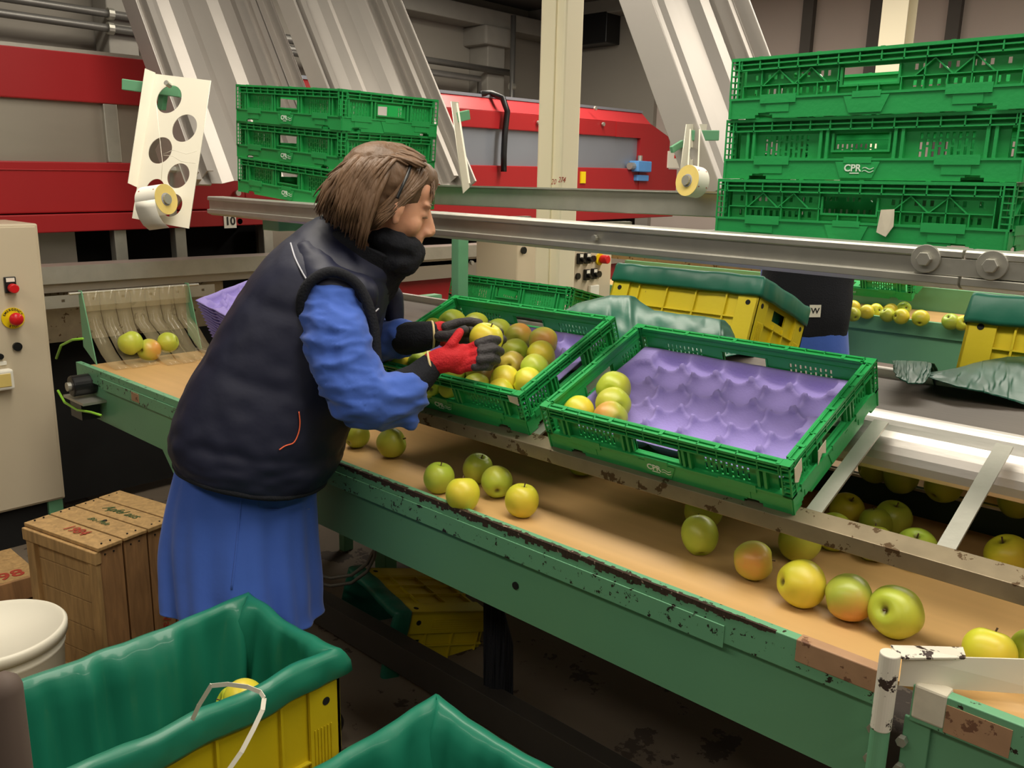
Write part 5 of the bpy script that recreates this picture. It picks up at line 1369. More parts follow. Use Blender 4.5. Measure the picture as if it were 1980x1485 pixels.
MB().tube([cq @ pd(884, 200, 2.55), cq @ pd(908, 355, 2.5)], 0.003, 6).build('hanger_wire', 'white', t)

# ---------------------------------------------------------------- the next packing line behind
t = thing('packing_conveyor', 'second green packing conveyor further back beside the other worker', 'conveyor', (-1.5, 4.1, 0))
z2 = px(1750, 617, y=4.1).z
MB().box(-1.8, 1.6, 0.02, 0.52, z2 - 0.03, z2 - 0.016).build('belt', 'belt', t)
MB().prism([(0.0, z2), (0.022, z2), (0.022, z2 - 0.01), (0.004, z2 - 0.01), (0.004, z2 - 0.07), (0, z2 - 0.07)], -1.8, 1.6).build('top_flange', 'green', t, bevel=0.002)
MB().box(-1.8, 1.6, 0.02, 0.03, z2 - 0.22, z2 - 0.04).build('side_panel', 'green', t)
MB().box(-1.8, 1.6, 0.52, 0.55, z2 - 0.1, z2 + 0.1).build('guard_wall', 'green', t)
MB().prism([rk(-0.012, 0.0), rk(0.03, -0.0005), rk(0.03, -0.006), rk(-0.002, -0.02), rk(-0.012, -0.03)], -1.8, 1.6).build('rack_rail', 'rail', t).location = (0, 0.18 - 0.04, z2 + 0.165)
for k in range(8):
    a = Vector((0.1 + 0.25 * k, 0.17, z2 + 0.155)); MB().bar(a, a + TY * 0.36, 0.03, 0.005, up=TZ).build('cross_bar', 'steel', t)
for x in (-1.0, 1.3):
    MB().box(x, x + 0.06, 0.1, 0.16, 0, z2 - 0.03).build('leg', 'green', t)
qc = px(1762, 541, y=4.24)
make_crate(HT, 'slot', 'green crate far back on the second packing line', frame(qc + Vector((-0.3, 0, 0)) + TY * 0.2 - TZ * HT, (1, 0, 0), TY))
k = 0
for u, v, w_, lb in ((1650, 608, 28, 'leftmost apple in the row on the far belt by the other worker'), (1676, 603, 28, 'second apple of the row on the far belt'), (1693, 600, 26, 'apple half behind the second one on the far belt'), (1716, 609, 28, 'far apple showing its blossom end'),
                     (1722, 600, 26, 'far apple peeking over the one with the blossom end'), (1743, 612, 30, 'far apple in the middle of the row'), (1748, 596, 26, 'far apple lying deeper on the second belt'), (1650, 594, 24, 'dim far apple deeper on the belt at the left'), (1780, 615, 32, 'single far apple right of the row'), (1838, 622, 32, 'far apple near the tipped bin'), (1861, 625, 30, 'far apple cut off by the tipped bin at the right')):
    belt_apple(u, v, w_, lb, z=z2 - 0.016, kind='apple_y' if k % 3 else 'apple', group='apples on the far belt'); k += 1

# ---------------------------------------------------------------- people
def capsule(mb, a, b, ra, rb):
    bm = bmesh.new()
    for c, r in ((a, ra), (b, rb)):
        bmesh.ops.create_icosphere(bm, subdivisions=2, radius=r, matrix=Matrix.Translation(Vector(c)))
    res = bmesh.ops.convex_hull(bm, input=bm.verts)
    dl = list({g for g in list(res['geom_interior']) + list(res['geom_unused']) if isinstance(g, bmesh.types.BMVert)})
    bmesh.ops.delete(bm, geom=dl, context='VERTS')
    bm.verts.index_update()
    mb.add([v.co.copy() for v in bm.verts], [tuple(v.index for v in f.verts) for f in bm.faces]); bm.free()
def ellip(mb, c, r, R3=None):
    bm = bmesh.new(); bmesh.ops.create_icosphere(bm, subdivisions=3, radius=1.0)
    R3 = R3 or Matrix.Identity(3)
    vs = [Vector(c) + R3 @ Vector((v.co.x * r[0], v.co.y * r[1], v.co.z * r[2])) for v in bm.verts]
    bm.verts.index_update()
    mb.add(vs, [tuple(v.index for v in f.verts) for f in bm.faces]); bm.free()
def chain(mb, pts):
    for (a, ra), (b, rb) in zip(pts[:-1], pts[1:]): capsule(mb, a, b, ra, rb)
def fuse(mb, name, m, parent, voxel=0.008, smooth=4, wrinkle=0.0, wscale=14, wseed=0, wst=(1, 1, 1), keep=None):
    me = bpy.data.meshes.new(name); me.from_pydata(mb.v, [], mb.f)
    o = bpy.data.objects.new(name, me); COL.objects.link(o)
    r = o.modifiers.new('r', 'REMESH'); r.mode = 'VOXEL'; r.voxel_size = voxel
    s = o.modifiers.new('s', 'SMOOTH'); s.iterations = smooth; s.factor = 0.6
    dg = bpy.context.evaluated_depsgraph_get(); dg.update()
    m2 = bpy.data.meshes.new_from_object(o.evaluated_get(dg)); bpy.data.objects.remove(o)
    if wrinkle:
        m2.update()
        ns = [v.normal.copy() for v in m2.vertices]
        for v, n in zip(m2.vertices, ns):
            p = Vector((v.co.x * wst[0], v.co.y * wst[1], v.co.z * wst[2])) * wscale + Vector((wseed, 0, 0))
            q = 1 - abs(noise.noise(p)) * 2.2; q += 0.5 * (1 - abs(noise.noise(p * 2.1)) * 2)
            v.co += n * wrinkle * (q - 0.7)
    m2.materials.clear(); m2.materials.append(M[m])
    m2.polygons.foreach_set('use_smooth', [True] * len(m2.polygons)); m2.update()
    o = bpy.data.objects.new(name, m2); COL.objects.link(o); o.parent = parent
    if parent is not None and parent.type == 'EMPTY' : o.location = -Vector(parent.location)
    return o
def loft(rings, n=64, foldamp=None, nsub=6):
    """rings: (center, A, B) ellipse half axes; smooth interpolation between rings"""
    R_ = []
    m = len(rings)
    def cat(p0, p1, p2, p3, t): return 0.5 * ((2 * p1) + (-p0 + p2) * t + (2 * p0 - 5 * p1 + 4 * p2 - p3) * t * t + (-p0 + 3 * p1 - 3 * p2 + p3) * t ** 3)
    for i in range(m - 1):
        for k in range(nsub):
            t = k / nsub
            q = [rings[max(0, min(m - 1, i + d))] for d in (-1, 0, 1, 2)]
            R_.append([cat(q[0][j], q[1][j], q[2][j], q[3][j], t) for j in range(3)])
    R_.append(list(rings[-1][:3]))
    vs = []; fs = []; T = len(R_)
    for i, (c, A, B) in enumerate(R_):
        for k in range(n):
            a = 2 * PI * k / n; ca, sa = math.cos(a), math.sin(a)
            e = 0.88
            ca = math.copysign(abs(ca) ** e, ca); sa = math.copysign(abs(sa) ** e, sa)
            f = 1 + (foldamp(i / (T - 1), a) if foldamp else 0)
            vs.append(c + (A * ca + B * sa) * f)
    for i in range(T - 1):
        for k in range(n):
            a = i * n + k; b = i * n + (k + 1) % n; fs.append((a, b, b + n, a + n))
    return MB().add(vs, fs), T, n
def place(o, base): o.location = -Vector(base); return o
D0 = 2.20
LAT = Vector((0.66, -0.71, 0)).normalized()          # towards the camera: the worker's right side
def P(u, v, s=0.0): return pd(u, v, D0 - s)
base = P(480, 900); base.z = 0
pw = thing('person', 'woman in a navy quilted vest and blue work coat bending over the crate', 'person', base)
def ring(ub, vb, uf, vf, lw, s=0.0):
    a, b = P(ub, vb, s), P(uf, vf, s); return ((a + b) / 2, (b - a) / 2, LAT * lw)
# ---- body (one continuous mesh)
HD = 2.13
hc = pd(752, 402, HD)
yaw = math.radians(43 + 9); pitch = math.radians(17)
HR = Matrix.Rotation(yaw, 3, 'Z') @ Matrix.Rotation(pitch, 3, 'Y') @ Matrix.Rotation(math.radians(-4), 3, 'X')
HSC = 1.04
def H(x, y, z): return hc + HR @ (Vector((x, y, z)) * HSC)
def hel(mb, c, r, rot=None): ellip(mb, H(*c), [k * HSC for k in r], HR @ (rot or Matrix.Identity(3)))
bd = MB()
hel(bd, (-0.012, 0, 0.045), (0.098, 0.076, 0.088)); hel(bd, (0.03, 0, 0.0), (0.062, 0.066, 0.088))
hel(bd, (0.03, 0, -0.065), (0.052, 0.05, 0.042)); hel(bd, (0.066, 0, -0.09), (0.02, 0.022, 0.018))
hel(bd, (0.06, 0, 0.055), (0.036, 0.06, 0.045))
for s_ in (-1, 1):
    hel(bd, (0.058, 0.038 * s_, -0.022), (0.026, 0.024, 0.028)); hel(bd, (0.080, 0.030 * s_, 0.030), (0.016, 0.026, 0.008))
    hel(bd, (0.103, 0.012 * s_, -0.030), (0.011, 0.008, 0.008))
    # eyelid bulge
    hel(bd, (0.079, 0.031 * s_, 0.008), (0.013, 0.017, 0.011))
    # ears
    hel(bd, (0.016, 0.088 * s_, 0.000), (0.017, 0.010, 0.027)); hel(bd, (0.020, 0.086 * s_, -0.026), (0.010, 0.009, 0.012)); hel(bd, (0.014, 0.078 * s_, -0.005), (0.012, 0.014, 0.018))
capsule(bd, H(0.090, 0, 0.022), H(0.112, 0, -0.022), 0.008, 0.0125)
capsule(bd, H(0.096, 0, -0.012), H(0.108, 0, -0.027), 0.012, 0.013)
hel(bd, (0.088, 0, -0.046), (0.012, 0.022, 0.012)); hel(bd, (0.092, 0, -0.056), (0.008, 0.021, 0.005)); hel(bd, (0.088, 0, -0.066), (0.009, 0.018, 0.006))
nk = P(668, 520, 0.0)
chain(bd, [(H(-0.02, 0, -0.03), 0.055), (P(715, 478, 0.03), 0.056), (nk, 0.062), (P(640, 560), 0.09)])
chain(bd, [(P(620, 600), 0.105), (P(570, 690), 0.125), (P(520, 790), 0.125), (P(490, 880, -.04), 0.10)])
shR, shL = P(645, 600, 0.14), P(690, 575, -0.17)
capsule(bd, shR, shL, 0.06, 0.06)
elR, wrR = P(695, 775, 0.20), P(836, 703, 0.10)
elL, wrL = P(700, 690, -0.20), P(836, 646, -0.04)
chain(bd, [(shR, 0.05), (elR, 0.04), (P(760, 765, .16), .035), (P(805, 738, .125), .03), (wrR, 0.025)]); chain(bd, [(shL, 0.05), (elL, 0.04), (wrL, 0.025)])
# bare hands inside the gloves, part of the same body
def hand_prims(mb, wr, palm, fingers, r0, grow, palm_r):
    chain(mb, [(wr, 0.026 + grow), (palm[0], palm_r + grow), (palm[1], palm_r + grow)])
    for f in fingers: chain(mb, [(p, r0 * k + grow) for p, k in f])
# near (right) hand
nh = [[(P(902, 676, .085), 1), (P(925, 665, .10), .95), (P(948, 657, .095), .9), (P(961, 658, .075), .85)],
      [(P(905, 689, .10), 1), (P(930, 680, .115), .95), (P(955, 675, .105), .9), (P(967, 680, .08), .85)],
      [(P(903, 702, .105), 1), (P(928, 696, .12), .95), (P(950, 693, .11), .9), (P(960, 697, .09), .85)],
      [(P(897, 712, .10), .9), (P(918, 709, .115), .85), (P(938, 708, .11), .8), (P(946, 709, .095), .75)]]
nt_ = [[(P(858, 688, .10), 1.15), (P(873, 666, .11), 1.1), (P(884, 650, .10), 1.0), (P(889, 642, .09), .9)]]
nc = P(872, 688, .095)
fh = [[(P(862, 632, -.02), 1), (P(885, 625, -.02), .95), (P(908, 622, -.01), .9), (P(926, 625, .0), .85)],
      [(P(870, 642, -.05), 1), (P(905, 640, -.06), .95), (P(940, 636, -.06), .9), (P(966, 643, -.035), .85)],
      [(P(870, 655, -.06), 1), (P(910, 655, -.075), .95), (P(950, 655, -.065), .9), (P(972, 657, -.03), .85)],
      [(P(868, 665, -.06), .9), (P(905, 675, -.07), .85), (P(935, 685, -.06), .8), (P(955, 690, -.04), .75)]]
ft_ = [[(P(850, 650, -.0), 1.15), (P(868, 650, .02), 1.1), (P(886, 644, .03), 1.0), (P(898, 638, .035), .9)]]
def hp(mb, grow, sel='all'):
    # near hand
    chain(mb, [(wrR, 0.027 + grow), (P(858, 696, .10), 0.030 + grow), (P(880, 694, .10), 0.026 + grow)])
    for q in ((P(895, 678, .09)), (P(897, 691, .10)), (P(895, 704, .10)), (P(888, 711, .10))): capsule(mb, P(862, 694, .10), q, 0.026 + grow, 0.015 + grow)
    for f in nh + nt_: chain(mb, [(p, 0.0088 * k + grow) for p, k in f])
def hp2(mb, grow):
    chain(mb, [(wrL, 0.027 + grow), (P(852, 643, -.045), 0.028 + grow), (P(868, 645, -.05), 0.022 + grow)])
    for q in ((P(862, 634, -.03)), (P(870, 643, -.05)), (P(870, 655, -.06)), (P(866, 664, -.055))): capsule(mb, P(850, 645, -.045), q, 0.022 + grow, 0.014 + grow)
    for f in fh + ft_: chain(mb, [(p, 0.0088 * k + grow) for p, k in f])
hp(bd, 0.0); hp2(bd, 0.0)
hipR, hipL = P(485, 900, 0.06), P(485, 900, -0.10)
fR = Vector((base.x + 0.03, base.y, 0)) + LAT * 0.05; fL = Vector((base.x, base.y, 0)) - LAT * 0.14
for hp_, fo in ((hipR, fR), (hipL, fL)):
    kn = hp_ * 0.45 + fo * 0.55; kn.z = 0.47
    chain(bd, [(hp_, 0.07), (kn, 0.055), (fo + Vector((0, 0, 0.09)), 0.038)])
    capsule(bd, fo + Vector((0, 0, 0.05)), fo + RT * 0.15 + Vector((0, 0, 0.035)), 0.038, 0.028)
fuse(bd, 'body', 'skin', pw, voxel=0.0055, smooth=3)
# eyes: closed-looking lids with a thin lash line, brows
lm = MB()
for s_ in (-1, 1):
    pts = [H(0.0915 - 0.012 * abs(t) ** 2, 0.031 * s_ + 0.014 * t, 0.0035 - 0.003 * t * t) for t in (-1, -.5, 0, .5, 1)]
    lm.tube(pts, 0.0012, 6)
lm.build('eyelashes', 'hair', pw, smooth=True).location = -base
lm = MB()
for s_ in (-1, 1):
    pts = [H(0.0975 - 0.014 * abs(t) ** 2 - 0.002, 0.030 * s_ + 0.018 * t, 0.033 + 0.003 * (1 - t * t)) for t in (-1, -.5, 0, .5, 1)]
    lm.tube(pts, 0.002, 6)
lm.build('eyebrows', 'hair', pw, smooth=True).location = -base
# ---- neck gaiter
ng = MB()
hel(ng, (0.034, 0, -0.074), (0.072, 0.072, 0.040)); hel(ng, (0.075, 0, -0.088), (0.040, 0.048, 0.036)); hel(ng, (0.05, 0, -0.115), (0.055, 0.062, 0.035))
chain(ng, [(P(745, 500, 0.03), 0.068), (P(722, 520, 0.02), 0.078), (P(700, 545, 0.0), 0.09)])
fuse(ng, 'neck_gaiter', 'navy_dark', pw, voxel=0.006, smooth=4, wrinkle=0.004, wscale=22)
# ---- vest
vr = [ring(352, 872, 630, 930, 0.195), ring(343, 845, 655, 895, 0.205), ring(352, 790, 668, 850, 0.21), ring(388, 710, 690, 790, 0.205), ring(428, 640, 715, 715, 0.20),
      ring(470, 568, 735, 640, 0.20), ring(524, 497, 748, 580, 0.195), ring(575, 448, 762, 545, 0.155), ring(610, 425, 775, 520, 0.105), ring(625, 418, 780, 508, 0.085)]
def quilt(t, a):
    q = 0.0
    q -= 0.013 * math.exp(-((t * 5.2 - round(t * 5.2)) * 9) ** 2) * (1 if t < 0.85 else 0)
    q += 0.022 * noise.noise(Vector((math.cos(a) * 2.6, math.sin(a) * 2.6, t * 9)))
    q += 0.016 * noise.noise(Vector((math.cos(a) * 6, math.sin(a) * 6, t * 22)))
    return q
mv, T_, n_ = loft(vr, 96, quilt, 12)
vest = mv.build('vest', 'navy', pw, smooth=True, solid=0.006); vest.location = -base
# hem binding
hb = [Vector(mv.v[k]) for k in range(n_)]; 
MB().tube(hb + [hb[0]], 0.008, 8).build('hem_binding', 'navy_dark', vest, smooth=True)
# stand-up collar
cl, _, _ = loft([ring(612, 432, 768, 545, 0.10), ring(640, 440, 770, 520, 0.092, 0.02), ring(668, 445, 778, 500, 0.088, 0.03)], 64, lambda t, a: 0.02 * noise.noise(Vector((math.cos(a) * 3, math.sin(a) * 3, t * 3))), 5)
cl.build('collar', 'navy_dark', vest, smooth=True, solid=0.012)
# right shoulder cap and armhole binding on the camera side; the left panel beyond
ah = [P(u, v, s) for (u, v, s) in ((583, 612, .185), (584, 575, .205), (600, 545, .215), (632, 527, .215), (662, 530, .205), (692, 552, .19), (712, 590, .18), (724, 640, .17), (728, 700, .165))]
def spline(pts, k=6):
    out = []
    for i in range(len(pts) - 1):
        q = [pts[max(0, min(len(pts) - 1, i + d))] for d in (-1, 0, 1, 2)]
        for j in range(k):
            t = j / k; out.append(0.5 * ((2 * q[1]) + (-q[0] + q[2]) * t + (2 * q[0] - 5 * q[1] + 4 * q[2] - q[3]) * t * t + (-q[0] + 3 * q[1] - 3 * q[2] + q[3]) * t ** 3))
    out.append(pts[-1]); return out
MB().tube(spline(ah), 0.013, 10).build('armhole_binding', 'navy_dark', vest, smooth=True)
sc = MB(); chain(sc, [(P(600, 500, .10), .05), (P(635, 560, .15), .062), (P(690, 570, .13), .055)]); chain(sc, [(P(600, 500, -.10), .05), (P(650, 550, -.15), .06)])
for (u0, v0) in ((0, 0),): pass
fuse(sc, 'shoulder_panel', 'navy', pw, voxel=0.008, smooth=6, wrinkle=0.003)
fp = MB(); chain(fp, [(P(735, 560, -.10), .045), (P(756, 575, -.12), .036), (P(764, 618, -.12), .026)])
fuse(fp, 'vest_front_flap', 'navy', pw, voxel=0.008, smooth=5)
# reflective piping, zip
from mathutils.bvhtree import BVHTree
def surf_line(name, pts, m, mesh_mb, off=0.005, r=0.0022, parent=None):
    bv = BVHTree.FromPolygons([Vector(v) for v in mesh_mb.v], mesh_mb.f)
    out = []
    for (u, v) in pts:
        r_ = ray(u, v); hit = bv.ray_cast(CP, r_)
        if hit[0] is not None: out.append(hit[0] - r_ * off)
    o = MB().tube(spline(out, 4), r, 6).build(name, m, parent, smooth=True)
    return o
surf_line('reflective_piping', [(561, 452), (562, 470), (570, 497), (582, 522), (593, 541)], 'piping', mv, parent=vest, off=0.008)
surf_line('orange_zip', [(578, 796), (580, 818), (577, 838), (568, 856), (552, 862), (540, 870)], 'orange', mv, parent=vest, off=0.008, r=0.0016)
MB().tube([P(712, 602, .185), P(722, 606, .18), P(732, 597, .16)], 0.002, 6).build('reflective_piping', 'piping', vest, smooth=True)
# ---- coat skirt
def ring2(ub, vb, uf, vf, lw, s=-0.035): return ring(ub, vb, uf, vf, lw * 0.9, s)
sk = [ring2(365, 845, 632, 885, 0.18), ring2(352, 900, 608, 945, 0.19), ring2(338, 970, 606, 1000, 0.20), ring2(330, 1040, 608, 1080, 0.205), ring2(334, 1112, 612, 1150, 0.21), ring2(338, 1140, 613, 1188, 0.21)]
def skf(t, a):
    return (0.012 + 0.075 * t) * (0.55 * math.sin(5 * a + 1.2) + 0.45 * math.sin(9 * a + 2.0 + t) + 0.35 * math.sin(17 * a + 3 * t)) + 0.04 * t * noise.noise(Vector((math.cos(a) * 3, math.sin(a) * 3, t * 4)))
ms, T_, n_ = loft(sk, 120, skf, 8)
coat = ms.build('coat', 'coat', pw, smooth=True, solid=0.003); coat.location = -base
surf_line('back_seam', [(473, 930), (467, 960), (462, 1010), (455, 1080), (448, 1140)], 'coat', ms, parent=coat, off=0.001, r=0.003)
surf_line('pocket_edge', [(500, 935), (498, 975), (512, 984), (560, 985), (598, 984)], 'coat', ms, parent=coat, off=0.001, r=0.0022)
# ---- sleeves
sl = MB()
chain(sl, [(P(640, 585, .13), .088), (P(650, 650, .175), .082), (P(672, 720, .19), .080), (P(700, 772, .19), .076), (P(745, 775, .17), .064), (P(784, 764, .14), .058)])
chain(sl, [(P(700, 790, .18), .05), (P(755, 800, .15), .040), (P(788, 806, .14), .03), (P(791, 820, .14), .02)])
fuse(sl, 'coat_sleeve', 'coat', pw, voxel=0.007, smooth=5, wrinkle=0.008, wscale=11, wst=(0.8, 0.8, 2.2))
s2 = MB()
chain(s2, [(P(690, 600, -.17), .075), (P(705, 670, -.19), .07), (P(745, 660, -.15), .058), (P(785, 652, -.10), .052)])
fuse(s2, 'coat_sleeve', 'coat', pw, voxel=0.007, smooth=5, wrinkle=0.006, wscale=13, wseed=4)
k1 = MB(); chain(k1, [(P(775, 752, .14), .048), (P(805, 735, .12), .041), (P(832, 708, .10), .033)])
fuse(k1, 'knit_cuff', 'navy_dark', pw, voxel=0.006, smooth=3)
k2 = MB(); chain(k2, [(P(785, 655, -.09), .046), (P(812, 652, -.06), .043), (P(834, 647, -.04), .036)])
fuse(k2, 'knit_cuff', 'navy_dark', pw, voxel=0.006, smooth=3)
# ---- gloves
g1 = MB(); hp(g1, 0.0032); glr = fuse(g1, 'glove', 'glove', pw, voxel=0.0035, smooth=3)
g2 = MB(); hp2(g2, 0.0032); gll = fuse(g2, 'glove', 'glove', pw, voxel=0.0035, smooth=3)
def tips(fs, grow, start):
    mb = MB()
    for f in fs: chain(mb, [(p, 0.0088 * k + grow) for p, k in f[start:]])
    return mb
c1 = tips(nh, 0.0048, 1)
o = fuse(c1, 'fingertip_coating', 'rubber', pw, voxel=0.0032, smooth=2); o['label'] = 'dark grey rubber coating on the near glove fingers'
c2 = tips(fh, 0.0046, 0); chain(c2, [(p, 0.0088 * k + 0.0046) for p, k in ft_[0]]); capsule(c2, P(866, 640, -.03), P(900, 637, -.04), .02, .014)
o = fuse(c2, 'fingertip_coating', 'rubber', pw, voxel=0.0032, smooth=2)
def cuffring(p, d, r):
    d = d.normalized(); a = d.cross(U3).normalized(); b = d.cross(a)
    mb = MB(); mb.tube([p + (a * math.cos(t) + b * math.sin(t)) * r for t in [2 * PI * k / 28 for k in range(29)]], 0.003, 6, caps=False); return mb
o = cuffring(P(834, 706, .10), wrR - P(870, 694, .10), 0.0335).build('glove_cuff_edge', 'cream', pw, smooth=True); o.location = -base
o = cuffring(P(836, 647, -.04), wrL - P(870, 645, -.05), 0.034).build('glove_cuff_edge', 'cream', pw, smooth=True); o.location = -base
# ---- trousers, shoes
for hp_, fo in ((hipR, fR), (hipL, fL)):
    tm = MB(); kn = hp_ * 0.45 + fo * 0.55; kn.z = 0.47
    chain(tm, [(hp_ - U3 * .30, 0.07), (kn, 0.07), (fo + Vector((0, 0, 0.10)), 0.062)])
    fuse(tm, 'trouser_leg', 'trouser', pw, voxel=0.01, smooth=3)
    sm_ = MB(); capsule(sm_, fo + Vector((0, 0, 0.052)) - RT * .03, fo + RT * 0.16 + Vector((0, 0, 0.045)), 0.048, 0.04)
    capsule(sm_, fo + Vector((0, 0, 0.02)) - RT * .04, fo + RT * 0.17 + Vector((0, 0, 0.02)), 0.02, 0.02)
    fuse(sm_, 'shoe', 'black', pw, voxel=0.008, smooth=3)
# ---- hair
hm = MB()
hel(hm, (-0.022, 0, 0.058), (0.112, 0.088, 0.090)); hel(hm, (-0.050, 0, 0.01), (0.085, 0.085, 0.09)); hel(hm, (0.045, 0, 0.085), (0.052, 0.060, 0.044))
cap = fuse(hm, 'hair', 'hair', pw, voxel=0.006, smooth=5, wrinkle=0.002, wscale=40)
rr = random.Random(21)
st = MB()
def lock_(root, mid, tip, r):
    pts = []
    for k in range(9):
        t = k / 8; p = root * (1 - t) ** 2 + mid * 2 * t * (1 - t) + tip * t * t; pts.append(p + Vector((rr.uniform(-1, 1), rr.uniform(-1, 1), 0)) * 0.0012)
    rs = [r * (0.5 + 0.9 * math.sin(PI * (0.12 + 0.78 * (k / 8)))) * (1 - 0.75 * (k / 8) ** 3) for k in range(9)]
    st.tube(pts, rs, 7, flat=0.6)
HDs = D0 - HD
for i in range(420):
    f = rr.random()                     # 0: front near the ear ... 1: back of the head
    s = 0.098 - 0.19 * max(0, (f - 0.55) / 0.45) * rr.random() if f > 0.55 else 0.098 + rr.uniform(-0.012, 0.006)
    ut = 738 - 128 * f ** 0.85 + rr.uniform(-8, 8)
    vt = (492 - 92 * f ** 0.9) + rr.uniform(-20, 14)
    if ut > 706: ut, vt = 702 + rr.uniform(-12, 5), 474 + rr.uniform(-24, 10)
    ur = 772 - 66 * f + rr.uniform(-14, 14); vr_ = 293 + 10 * f + rr.uniform(-3, 6); s0 = rr.uniform(-0.02, 0.05)
    um = 742 - 110 * f + rr.uniform(-8, 8); vm = 320 + 12 * f + rr.uniform(-10, 10)
    lock_(P(ur, vr_, HDs + s0), P(um, vm - 4, HDs + s * 1.5), P(ut, vt, HDs + s * 0.86), rr.uniform(0.004, 0.0085))
for i in range(200):                     # crown, combed back
    s = rr.uniform(-0.08, 0.085); q = (s / 0.09) ** 2
    lock_(P(800 + rr.uniform(-14, 24), 305 + 16 * q + rr.uniform(-2, 8), HDs + s), P(735 + rr.uniform(-10, 10), 236 + 46 * q + rr.uniform(-2, 4), HDs + s * 1.1), P(640 + rr.uniform(-10, 30), 362 + rr.uniform(-25, 25), HDs + s * 1.1), rr.uniform(0.004, 0.007))
for i in range(200):                     # over the crown on the near side
    f = rr.random()
    lock_(P(785 - 70 * f + rr.uniform(-10, 10), 300 - 6 * f + rr.uniform(-3, 6), HDs + rr.uniform(0.0, 0.05)), P(752 - 80 * f + rr.uniform(-12, 12), 288 + 8 * f + rr.uniform(-5, 8), HDs + 0.135), P(700 - 60 * f + rr.uniform(-12, 12), 410 + rr.uniform(-30, 20), HDs + 0.104), rr.uniform(0.0035, 0.0065))
for i in range(80):                      # hair combed back from the forehead under the band
    f = rr.random()
    ur = 800 + 30 * f; vr_ = 306 + 34 * f ** 1.5
    s = rr.uniform(0.01, 0.06)
    ut = 726 + rr.uniform(-12, 6); vt = 428 + rr.uniform(-18, 14)
    lock_(P(ur, vr_, HDs + s * (1 - f * .3)), P(795 + 18 * f + rr.uniform(-5, 5), 352 + 25 * f + rr.uniform(-8, 8), HDs + 0.108), P(ut, vt, HDs + 0.088), rr.uniform(0.003, 0.006))
for i in range(70):                      # far side and back fringe
    f = rr.random(); s = -rr.uniform(0.03, 0.095)
    lock_(P(760 - 50 * f, 300, HDs + s * .3), P(740 - 90 * f, 320, HDs + s * 1.3), P(735 - 120 * f + rr.uniform(-8, 8), 480 - 70 * f + rr.uniform(-15, 10), HDs + s), rr.uniform(0.005, 0.009))
for i in range(26):                      # wisps by the forehead
    f = rr.random()
    lock_(P(800 + 30 * f, 312 + 20 * f, HDs + .02), P(842 + 6 * f, 335, HDs + .03), P(836 + rr.uniform(-6, 4), 372 + 30 * rr.random(), HDs + .03 + .02 * rr.random()), 0.0016)
stb = st.build('hair_strands', 'hair', cap, smooth=True)
# head band
hb = [P(u, v, HDs + s) for (u, v, s) in ((797, 304, -.04), (798, 301, .02), (796, 314, .065), (788, 338, .100), (778, 360, .115), (768, 384, .116))]
o = MB().tube(spline(hb), 0.004, 8).build('head_band', 'black', pw, smooth=True); o.location = -base
# apple held in both gloves
put_apple(P(940, 656, .025), 0.0425, 'pale yellow apple held between both gloved hands', 'apple_y', axis=(0.3, 0.2, 1))

# ---- second worker behind the tipped bin, seen from the back
pcen = px(1640, 600, y=3.70) - Vector((0.92, 0.39, 0)) * 0.19; DP = depth(pcen)
b2 = Vector((pcen.x, pcen.y, 0))
p2 = thing('person', 'second worker in a dark vest and blue coat seen from behind at the far line', 'person', b2)
sx2 = 0.19
Xv = Vector((0.92, 0.39, 0)).normalized(); Yv = Vector((-0.39, 0.92, 0))
def R2(z, a, b, dx=0.0, dy=0.0): return (Vector((pcen.x + dx, pcen.y + dy, z)), Xv * a, Yv * b)
body2 = MB()
c_ = Vector((pcen.x, pcen.y, 0))
chain(body2, [(c_ + U3 * 0.95, .09), (c_ + U3 * 1.2 + Yv * .03, .10), (c_ + U3 * 1.42 + Yv * .08, .10), (c_ + U3 * 1.55 + Yv * .14, .055)])
ellip(body2, c_ + U3 * 1.68 + Yv * .2, (.075, .09, .11)); ellip(body2, c_ + U3 * 1.66 + Yv * .3, (.014, .02, .02))
for s_ in (-1, 1):
    chain(body2, [(c_ + U3 * 1.44 + Xv * .16 * s_ + Yv * .08, .055), (c_ + U3 * 1.2 + Xv * .15 * s_ + Yv * .2, .04), (c_ + U3 * 1.18 + Xv * .1 * s_ + Yv * .42, .028), (c_ + U3 * 1.17 + Xv * .08 * s_ + Yv * .48, .03)])
    for k in range(4): capsule(body2, c_ + U3 * 1.17 + Xv * (.08 * s_ + .018 * (k - 1.5)) + Yv * .49, c_ + U3 * 1.14 + Xv * (.08 * s_ + .02 * (k - 1.5)) + Yv * .56, .010, .008)
    chain(body2, [(c_ + U3 * .92 + Xv * .09 * s_, .09), (c_ + U3 * .48 + Xv * .1 * s_, .06), (c_ + U3 * .08 + Xv * .1 * s_, .04)])
    capsule(body2, c_ + U3 * .05 + Xv * .1 * s_, c_ + U3 * .04 + Xv * .1 * s_ + Yv * .15, .04, .03)
fuse(body2, 'body', 'skin', p2, voxel=0.008, smooth=3)
zv = px(1585, 628, y=3.7).z
mv2, T2, n2 = loft([R2(zv - 0.03, sx2 * 1.02, .15), R2(zv + .08, sx2 * 1.05, .155), R2(1.25, sx2 * 1.0, .14, dy=.03), R2(1.42, sx2 * 1.05, .13, dy=.08), R2(1.5, sx2 * .6, .1, dy=.12), R2(1.55, .07, .07, dy=.14)], 72, lambda t, a: 0.02 * noise.noise(Vector((math.cos(a) * 3, math.sin(a) * 3, t * 10))), 8)
v2 = mv2.build('vest', 'navy_dark', p2, smooth=True, solid=0.006); v2.location = -b2
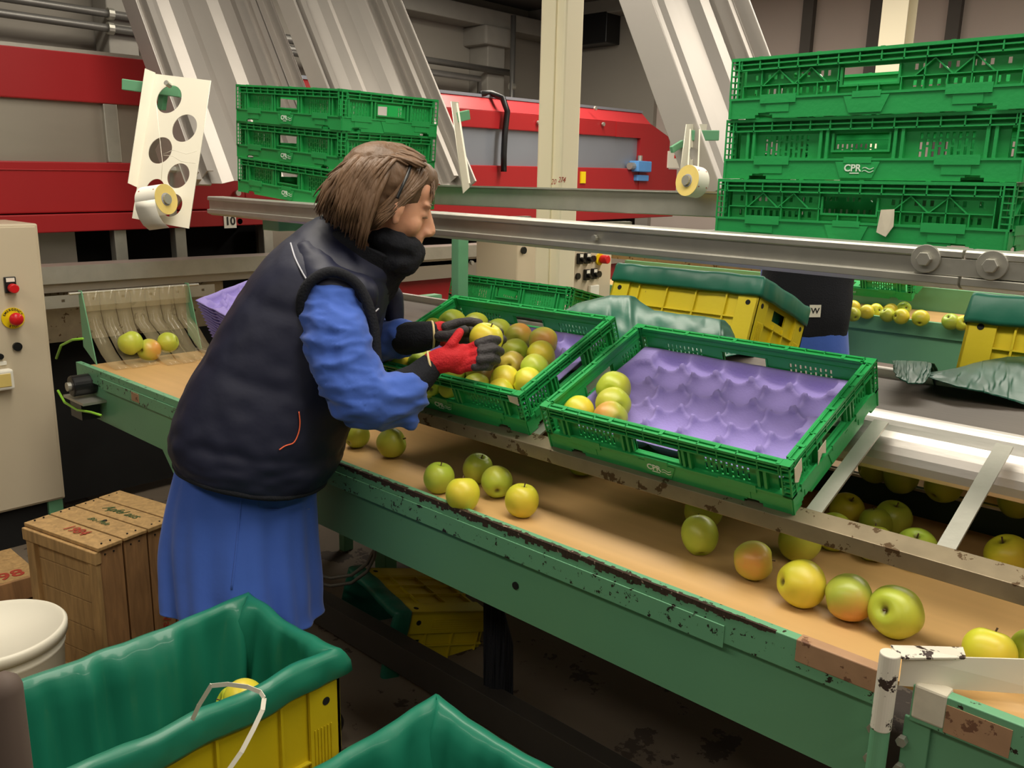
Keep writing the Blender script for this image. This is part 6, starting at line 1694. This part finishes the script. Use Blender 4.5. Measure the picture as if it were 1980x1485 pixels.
ms2, _, _ = loft([R2(zv + .05, sx2 * .98, .14), R2(zv - .15, sx2 * 1.12, .17), R2(0.55, sx2 * 1.2, .19)], 90, lambda t, a: 0.04 * t * math.sin(6 * a + 1) + 0.01 * noise.noise(Vector((math.cos(a) * 5, math.sin(a) * 5, t * 5))), 8)
o = ms2.build('coat', 'coat', p2, smooth=True, solid=0.003); o.location = -b2
for s_ in (-1, 1):
    am = MB(); chain(am, [(c_ + U3 * 1.42 + Xv * .12 * s_ + Yv * .08, .065), (c_ + U3 * 1.2 + Xv * .15 * s_ + Yv * .2, .055), (c_ + U3 * 1.18 + Xv * .08 * s_ + Yv * .40, .045)])
    fuse(am, 'coat_sleeve', 'coat', p2, voxel=0.01, smooth=4, wrinkle=.005)
    tm = MB(); chain(tm, [(c_ + U3 * .8 + Xv * .09 * s_, .095), (c_ + U3 * .48 + Xv * .1 * s_, .075), (c_ + U3 * .1 + Xv * .1 * s_, .06)]); fuse(tm, 'trouser_leg', 'trouser', p2, voxel=.012, smooth=2)
    sm_ = MB(); capsule(sm_, c_ + U3 * .05 + Xv * .1 * s_, c_ + U3 * .045 + Xv * .1 * s_ + Yv * .16, .05, .042); fuse(sm_, 'shoe', 'black', p2, voxel=.01, smooth=2)
hh = MB(); ellip(hh, c_ + U3 * 1.70 + Yv * .17, (.088, .095, .115)); fuse(hh, 'hair', 'hair', p2, voxel=.008, smooth=3, wrinkle=.003, wscale=30)
bv = BVHTree.FromPolygons([Vector(v) for v in mv2.v], mv2.f); h_ = bv.ray_cast(CP, ray(1574, 602))
if h_[0] is not None:
    n_h = -FWD; q = h_[0] + n_h * 0.012; Tm = frame(q, RT, U3)
    l_ = MB().box(-0.024, 0.024, -0.026, 0.026, -0.001, 0.001, Tm).build('vest_label', 'paper', v2)
    text_obj('label_mark', 'W', 0.034, 'ink_black', l_, Tm @ Matrix.Translation((0, 0, 0.0016)), bold=True)

# post close to the camera at the lower left corner
q = pd(0, 1300, 0.85)
fp_ = MB(); capsule(fp_, (0, 0, 0.02), (0, 0, q.z - 0.02), 0.019, 0.019)
o = fp_.build('foreground_post', 'brownpost', smooth=True); o.location = (q.x, q.y, 0)
tag(o, 'dark brown rounded post cut by the lower left corner of the picture', 'post')
